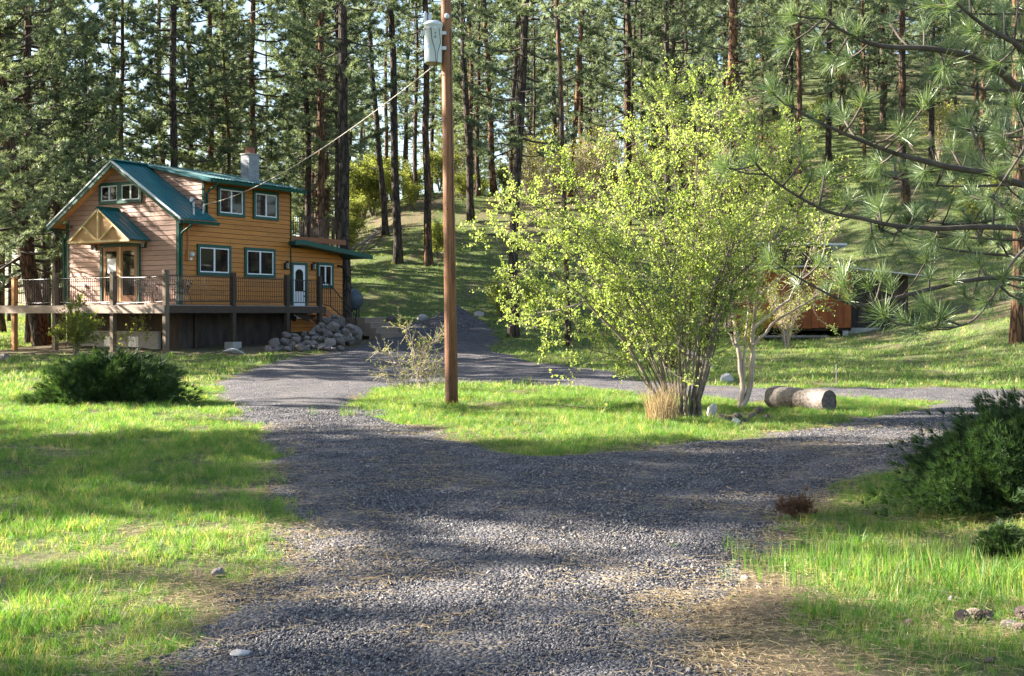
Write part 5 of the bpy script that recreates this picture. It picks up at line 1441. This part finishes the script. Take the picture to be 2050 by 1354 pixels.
PILE = [(510, 940, 170, 150), (410, 1010, 110, 100), (430, 1090, 130, 90), (560, 1080, 160, 90), (710, 1075, 120, 80), (690, 815, 160, 90), (810, 820, 110, 60), (660, 910, 130, 110), (830, 880, 130, 100), (770, 970, 120, 110),
        (900, 960, 130, 80), (940, 800, 90, 90), (990, 860, 110, 80), (1060, 790, 100, 70), (1110, 860, 110, 90), (1010, 940, 140, 90), (920, 1060, 240, 110), (1080, 1020, 70, 60), (1190, 870, 110, 90), (1200, 680, 130, 90), (1280, 600, 140, 90),
        (1390, 550, 120, 80), (1370, 606, 60, 50), (1370, 690, 190, 150), (1480, 620, 140, 140), (1610, 690, 140, 90), (1210, 750, 150, 80), (1300, 810, 140, 100), (1450, 830, 130, 80), (1140, 705, 80, 70), (1340, 920, 170, 110),
        (1480, 920, 160, 130), (1200, 1010, 120, 90), (1310, 1000, 130, 70), (1190, 1060, 100, 60), (1290, 1065, 90, 50), (1370, 1050, 100, 70), (1480, 1020, 120, 80), (1230, 960, 110, 70), (1090, 930, 90, 80), (1550, 760, 120, 110), (620, 1000, 80, 60), (1000, 1010, 80, 60), (1270, 880, 90, 70)]
GP = 'rocks of the pile below the deck stairs'; LP_ = 'one of the grey brown rocks heaped below the deck stairs'
for u, v, w, h in PILE:
    u, v, w, h = 480 + u / 7.32, 560 + v / 7.32, w / 7.32, h / 7.32
    yb = ground(u, 706)[1] - .3
    yy = yb + (706 - v) * .055 + (.3 if u > 680 else 0)
    p = Vector(ray(u, v, yy)); k = yy / 2450 * 1.14
    base = gz(p.x, p.y)
    if p.z < base + .1: p.z = base + .1
    rock(p, w * k, w * k * .95, h * k * 1.1, LP_, rr.choice(RK), GP)
    zz = p.z - h * k * .75
    while zz > base + .05:
        rock(Vector((p.x + rr.uniform(-.1, .1), p.y + .22, zz)), .55, .55, .42, LP_, rr.choice(RK), GP); zz -= .33
p = Vector(ray(708, 673, 47.0)); rock(p, .88, .85, .92, 'largest boulder at the right end of the rock pile by the steps', RK[2], rot=(.1, .2, .5), name='boulder')
def grock(u, v, wpx, hpx, label, me, group=None, depth=None, sink=.25):
    p = gpt(u, v); k = p.y / 2450
    return rock(p + Vector((0, 0, hpx * k * (.5 - sink))), wpx * k * 1.1, (depth or wpx * .8) * k, hpx * k * 1.25, label, me, group)
grock(845, 643, 24, 15, 'pale flat block of stone on the left of the gravel heap', RKP[0])
grock(783, 642, 22, 16, 'dark rock beside the top of the concrete steps', RKD[0])
grock(958, 636, 24, 14, 'pale block of stone on the right of the gravel heap', RKP[1])
grock(768, 668, 34, 15, 'flat grey rock at the lower right corner of the concrete steps', RK[0])
grock(762, 655, 26, 12, 'small grey rock beside the middle concrete step', RK[4])
grock(1455, 767, 28, 22, 'whitish rock by the road between the bush and the small tree', RKP[2])
grock(1722, 833, 16, 10, 'small dark stone on the grass tip right of the log', RKD[1])
grock(1424, 832, 26, 30, 'pale slanting rock at the right foot of the tall bush', RKP[0])
for k, (u, v, w, h) in enumerate([(1446, 838, 22, 14), (1462, 842, 20, 13), (1477, 836, 26, 14), (1492, 842, 20, 12), (1505, 836, 20, 14), (1520, 828, 26, 18), (1536, 836, 16, 10)]):
    grock(u, v, w, h, 'one of the low dark rocks in a row between bush and log', RKD[k % 3], 'rocks between bush and log')
grock(1472, 846, 22, 14, 'pale pointed rock in front of the dark rock row', RKP[1])
grock(438, 1152, 34, 18, 'grey stone lying in the grass at the left edge of the gravel', RK[1])
grock(482, 1326, 40, 14, 'flat pale stone in the gravel at the bottom left', RKP[2])
grock(1493, 1156, 20, 10, 'flat pale stone at the right edge of the gravel', RKP[0])
grock(2022, 1262, 38, 24, 'rounded grey stone in the grass at the bottom right', RK[3])
grock(1903, 1203, 14, 14, 'small white stone in the sunny grass at the lower right', RKP[1])
grock(1889, 1188, 12, 9, 'tiny whitish stone behind the small white stone', RKP[2])
grock(1978, 1340, 30, 12, 'dark flat stone in the grass at the bottom right corner', RKD[2])
grock(470, 712, 60, 10, 'flat pale stone slab in front of the middle deck post footing', RKP[1], depth=30)
grock(555, 668, 34, 14, 'dim flat stone lying under the deck', RK[5])

# pine cones
def cone_mesh(seed):
    r = np.random.default_rng(seed); mb = MB()
    lathe(mb, [(0, 0), (.016, .004), (.020, .025), (.014, .05), (.004, .066)], 8)
    n = 74
    for i in range(n):
        t = i / n; a = i * 2.39996; z = .004 + .062 * t; rad = .018 * math.sin(math.pi * (.16 + .80 * t)) ** .8; L = .021 * (1 - .45 * t); up = -.15 + 1.1 * t
        ca, sa = math.cos(a), math.sin(a); w = .009 * (1 - .3 * t)
        p = np.array([ca * rad * .6, sa * rad * .6, z]); q = np.array([ca * (rad + L), sa * (rad + L), z + L * up]); s_ = np.array([-sa, ca, 0]) * w
        mb.add([p - s_ * .5, p + s_ * .5, q + s_, q - s_, (p + q) / 2 + [0, 0, .005], q + np.array([ca, sa, .2]) * .004], [(0, 1, 4), (1, 2, 4), (2, 5, 3), (2, 3, 4), (3, 0, 4), (0, 3, 2, 1)])
    me = bpy.data.meshes.new('pine_cone'); me.from_pydata(mb.v, [], mb.f)
    me.materials.append(pmat('cone_scales%d' % seed, (.085, .05, .036), (.27, .21, .18), 60, .8, bs=0)); me.update(); return me
CM = [cone_mesh(1), cone_mesh(2)]
for k, (u, v, s_, lab) in enumerate([(1922, 1258, 1.05, 'left one of two open pine cones touching in the grass at the lower right'), (1938, 1250, 1.1, 'right one of two open pine cones touching in the grass at the lower right'), (1985, 1254, 1.05, 'brown pine cone beside the rounded grey stone'),
                                     (2044, 1238, 1.0, 'reddish pine cone cut by the right edge of the photo'), (2030, 1282, .95, 'weathered grey cone in front of the rounded grey stone'), (1860, 1236, .55, 'small pine cone half buried in the sunny grass'),
                                     (1822, 1272, .6, 'small dark pine cone left of the pair of cones'), (1600, 1100, .8, 'dark pine cone in the shaded grass below the withered shrub'), (1822, 1172, .6, 'small cone in the tall sunny sprouts')]):
    o = link('pine_cone', CM[k % 2]); p = gpt(u, v); o.location = p + Vector((0, 0, .030 * s_)); o.scale = (s_,) * 3; o.rotation_euler = (R(70 + 20 * math.sin(k)), .3 * k, k * 1.9); tag(o, lab, 'pine cone')

# ---------------------------------------------------------------- logs, branches, gravel heap
def log(name, label, a, b_, r0, r1, mat, endmat, parts=True, n=22):
    a = Vector(a); b_ = Vector(b_); t = thing(name, label, 'log', a); ax = b_ - a
    mb = MB(); mb.tube([ax * s_ for s_ in np.linspace(0, 1, 14)], [(r0 + (r1 - r0) * s_) * (1 + .03 * math.sin(9 * s_)) for s_ in np.linspace(0, 1, 14)], n, cap=False)
    rg = np.random.default_rng(3)
    mb.v = [tuple(np.array(p) + rg.normal(0, r0 * .022, 3)) for p in mb.v]
    mb.build('bark_side', mat, t, True)
    e = ax.normalized()
    for c, r_, sg in ((Vector((0, 0, 0)), r0, 1), (ax, r1, -1)):
        x = e.orthogonal().normalized(); y_ = e.cross(x)
        vs = [c + e * .02 * sg] + [c + e * (.012 * sg) + (x * math.cos(k * 2 * math.pi / n) + y_ * math.sin(k * 2 * math.pi / n)) * r_ * .995 for k in range(n)]
        MB().add(vs, [(0, 1 + k, 1 + (k + 1) % n) for k in range(n)]).build('sawn_end', endmat, t)
    return t
L1 = Vector(ray(1660, 799, 20.35)); L0 = Vector(ray(1546, 799, 21.35))
gl = max(gz(L1.x, L1.y), gz(L0.x, L0.y)); L0.z = gl + .185; L1.z = gl + .175
log('weathered_log', 'big grey weathered log lying on the grass at the right end of the island', L0, L1, .195, .190, M['log_wood'], M['rock_dark'])
a = gpt(1428, 742); b_ = Vector(ray(1345, 688, a.y + .5))
log('pale_log', 'pale barkless log slanting behind the stems of the tall bush', a + Vector((0, 0, .05)), b_, .085, .115, M['pale_stem'], M['rock_dark'])
s0 = gpt(1340, 715); MB_ = log('tree_stump', 'short stump behind the bush holding up the pale log', Vector((b_.x - .02, b_.y + .05, gz(b_.x, b_.y) - .1)), Vector((b_.x - .02, b_.y + .05, b_.z - .09)), .20, .18, M['bark'], M['grey_wood'])
MB_['category'] = 'stump'
a = gpt(2, 724); log('log_seat', 'dark weathered log seat at the far left edge of the lawn', a + Vector((-.45, .3, .14)), a + Vector((.2, -.05, .14)), .12, .12, M['grey_wood'], M['grey_wood'])
for k, (p, q, r0, lab) in enumerate([((705, 502), (792, 440), .06, 'longest grey fallen branch on the slope right of the balcony'), ((712, 508), (775, 462), .05, 'lower grey fallen branch lying beside the longest one'), ((735, 478), (800, 462), .04, 'thin fallen branch crossing the longest one near its top')]):
    a = gpt(*p); b_ = gpt(*q); ax = b_ - a
    t = thing('fallen_branch', lab, 'branch', a + Vector((0, 0, .08)))
    mb = MB(); mb.tube([ax * s_ + Vector((.2 * math.sin(5 * s_ + k), 0, .12 * math.sin(3 * s_))) for s_ in np.linspace(0, 1, 9)], [r0 * (1.3 - s_) for s_ in np.linspace(0, 1, 9)], 7)
    for s_ in (.35, .55, .75): c = ax * s_ + Vector((.2 * math.sin(5 * s_ + k), 0, .12 * math.sin(3 * s_))); mb.tube([c, c + Vector((rr.uniform(-.6, .6), rr.uniform(-.4, .6), rr.uniform(.1, .5)))], [.025, .008], 5)
    mb.build('wood', M['grey_wood'], t, True)
H0 = gpt(905, 658)
xs = np.linspace(-1.75, 1.75, 46); ys = np.linspace(-1.3, 1.3, 34); HX_, HY_ = np.meshgrid(xs, ys)
rd_ = np.sqrt((HX_ / 1.6) ** 2 + (HY_ / 1.15) ** 2)
hz = np.clip(1 - rd_, 0, None) ** .9 * (.86 + .12 * np.sin(3 * HX_ + 1) * np.cos(2.2 * HY_)) + .02 * np.sin(14 * HX_) * np.sin(13 * HY_) - .12 * sm(.85, 1.15, rd_)
zz = terrain(HX_ + H0.x, HY_ + H0.y + .9) - H0.z + hz
o = link('gravel_heap', grid_mesh('gravel_heap', HX_, HY_, zz, M['gravel'])); o.location = (H0.x, H0.y + .9, H0.z); tag(o, 'heap of dark gravel at the far end of the driveway behind the pole', 'gravel heap')

# ---------------------------------------------------------------- tank, standpipe, stake
tx, ty = (703 - 1025) / 2450 * 56.0, 56.0
tk = thing('fuel_tank', 'dark blue grey round ended tank on legs behind the cabin', 'tank', (tx, ty, gz(tx, ty)), R(12))
r0 = .50; mb = MB(); prof = []
ring = [(0.02, -.98), (.22, -.95), (.40, -.86), (.48, -.72), (.5, -.6), (.5, .6), (.48, .72), (.40, .86), (.22, .95), (.02, .98)]
mb.tube([(0, y_, .98) for r_, y_ in ring], [r_ for r_, y_ in ring], 24)
mb.build('tank_shell', M['blue_tank'], tk, True)
for sx_ in (-.3, .3):
    for sy_ in (-.6, .6): MB().bar((sx_, sy_, -.1), (sx_, sy_, .66), .06, .06).build('leg', M['iron'], tk)
MB().tube([(0, -.3, 1.46), (0, -.3, 1.56)], .07, 10).build('filler_cap', M['iron'], tk)
pl_ = thing('wooden_pallet', 'dark wooden pallet lying in front of the blue grey tank', 'pallet', (tx + .35, ty - 1.5, gz(tx + .35, ty - 1.5)), R(10))
for k in range(6): MB().box(-.5, .5, -.4 + k * .16, -.29 + k * .16, .12, .145).build('slat', M['dark_wood'], pl_)
for k in range(3): MB().box(-.48 + k * .42, -.38 + k * .42, -.4, .5, 0, .119).build('bearer', M['dark_wood'], pl_)
p = gpt(1113, 592)
sp = thing('standpipe', 'small blue topped standpipe on the lawn seen left of the thin pine', 'standpipe', p)
MB().tube([(0, 0, -.1), (0, 0, .42)], .035, 8).build('pipe', M['galv'], sp); MB().tube([(0, 0, .40), (0, 0, .52), (0, 0, .60)], [.07, .07, .03], 10).build('head', M['blue_sticker'], sp)
p = gpt(1675, 772)
sk = thing('metal_stake', 'thin grey stake standing beside the road behind the log', 'stake', p); MB().bar((0, 0, -.1), (.0, 0, .46), .025, .025).build('rod', M['grey_wood'], sk)

# ---------------------------------------------------------------- shed among the trees on the right
SX, SYY = 11.0, 46.6
sg_ = gz(SX, SYY)
shed = thing('shed', 'old shed with rusty orange boards and a low tin roof below the hillside', 'shed', (SX, SYY, 0), R(-4))
x0_, x1_ = -2.6, 1.92
wall = MB().box(x0_, x1_, .03, .15, 1.10, 3.36).build('front_wall', M['shed_and_deck_shade'], shed)
k = 0; xx = x0_
while xx < x1_ - .05:
    w_ = min(.30 + .03 * math.sin(k * 3), x1_ - xx); MB().box(xx, xx + w_ - .012, -.0 - .006 * (k % 2), .028, 1.08 + .02 * (k % 3), 3.34).build('wall_board', M['shed_orange'], wall); xx += w_; k += 1
MB().box(x0_, x1_, .16, 4.2, 1.0, 1.10).build('shed_floor', M['shed_and_deck_shade'], shed)
MB().box(x1_ - .12, x1_, .16, 4.2, 1.1, 3.36).build('end_wall', M['shed_and_deck_shade'], shed); MB().box(x0_, x0_ + .12, .16, 4.2, 1.1, 3.36).build('end_wall', M['shed_and_deck_shade'], shed)
MB().box(x0_, x1_, 4.1, 4.2, .4, 3.6).build('rear_wall', M['shed_and_deck_shade'], shed)
for xx in (x0_ + .2, -.6, 1.7): MB().box(xx - .1, xx + .1, .1, .3, sg_ - .3, 1.0).build('pier', M['concrete'], shed)
MB().box(-2.2, 1.0, -.10, .0, sg_ + .12, sg_ + .20).build('loose_board', M['grey_wood'], shed)
for k in range(8):
    MB().box(-.72 + x0_ * .0 + k * .62 - 2.2, -.72 + k * .62 + .60 - 2.2, -.35, 4.4, 3.42 + .004 * (k % 2), 3.46 + .004 * (k % 2)).build('roof_sheet', M['tin'], shed)
up_w = MB().box(-1.6, 1.35, 1.2, 3.8, 3.46, 4.18).build('upper_wall', M['shed_and_deck_shade'], shed)
MB().prism([(-1.9, .8, 4.36), (-1.9, .8, 4.42), (-1.9, 4.1, 4.26), (-1.9, 4.1, 4.20)], (3.8, 0, -.06)).build('upper_roof', M['tin'], shed)
lt2 = MB().box(1.93, 4.15, .6, .7, sg_ + .5, 3.12).build('lean_to_wall', M['shed_and_deck_shade'], shed)
for k in range(7): MB().box(1.95 + k * .31, 2.24 + k * .31, .57, .598, sg_ + .5, 3.10).build('wall_board', M['shed_and_deck_shade'], lt2)
MB().box(1.9, 4.2, .50, .8, sg_ - .3, sg_ + .48).build('foundation', M['concrete'], shed)
for k in range(4): MB().prism([(1.95 + k * .68, -.3, 3.34 - k * .075), (2.62 + k * .68, -.3, 3.34 - (k + 1) * .075), (2.62 + k * .68, -.3, 3.38 - (k + 1) * .075), (1.95 + k * .68, -.3, 3.38 - k * .075)], (0, 3.6, 0)).build('roof_sheet', M['tin'], shed)
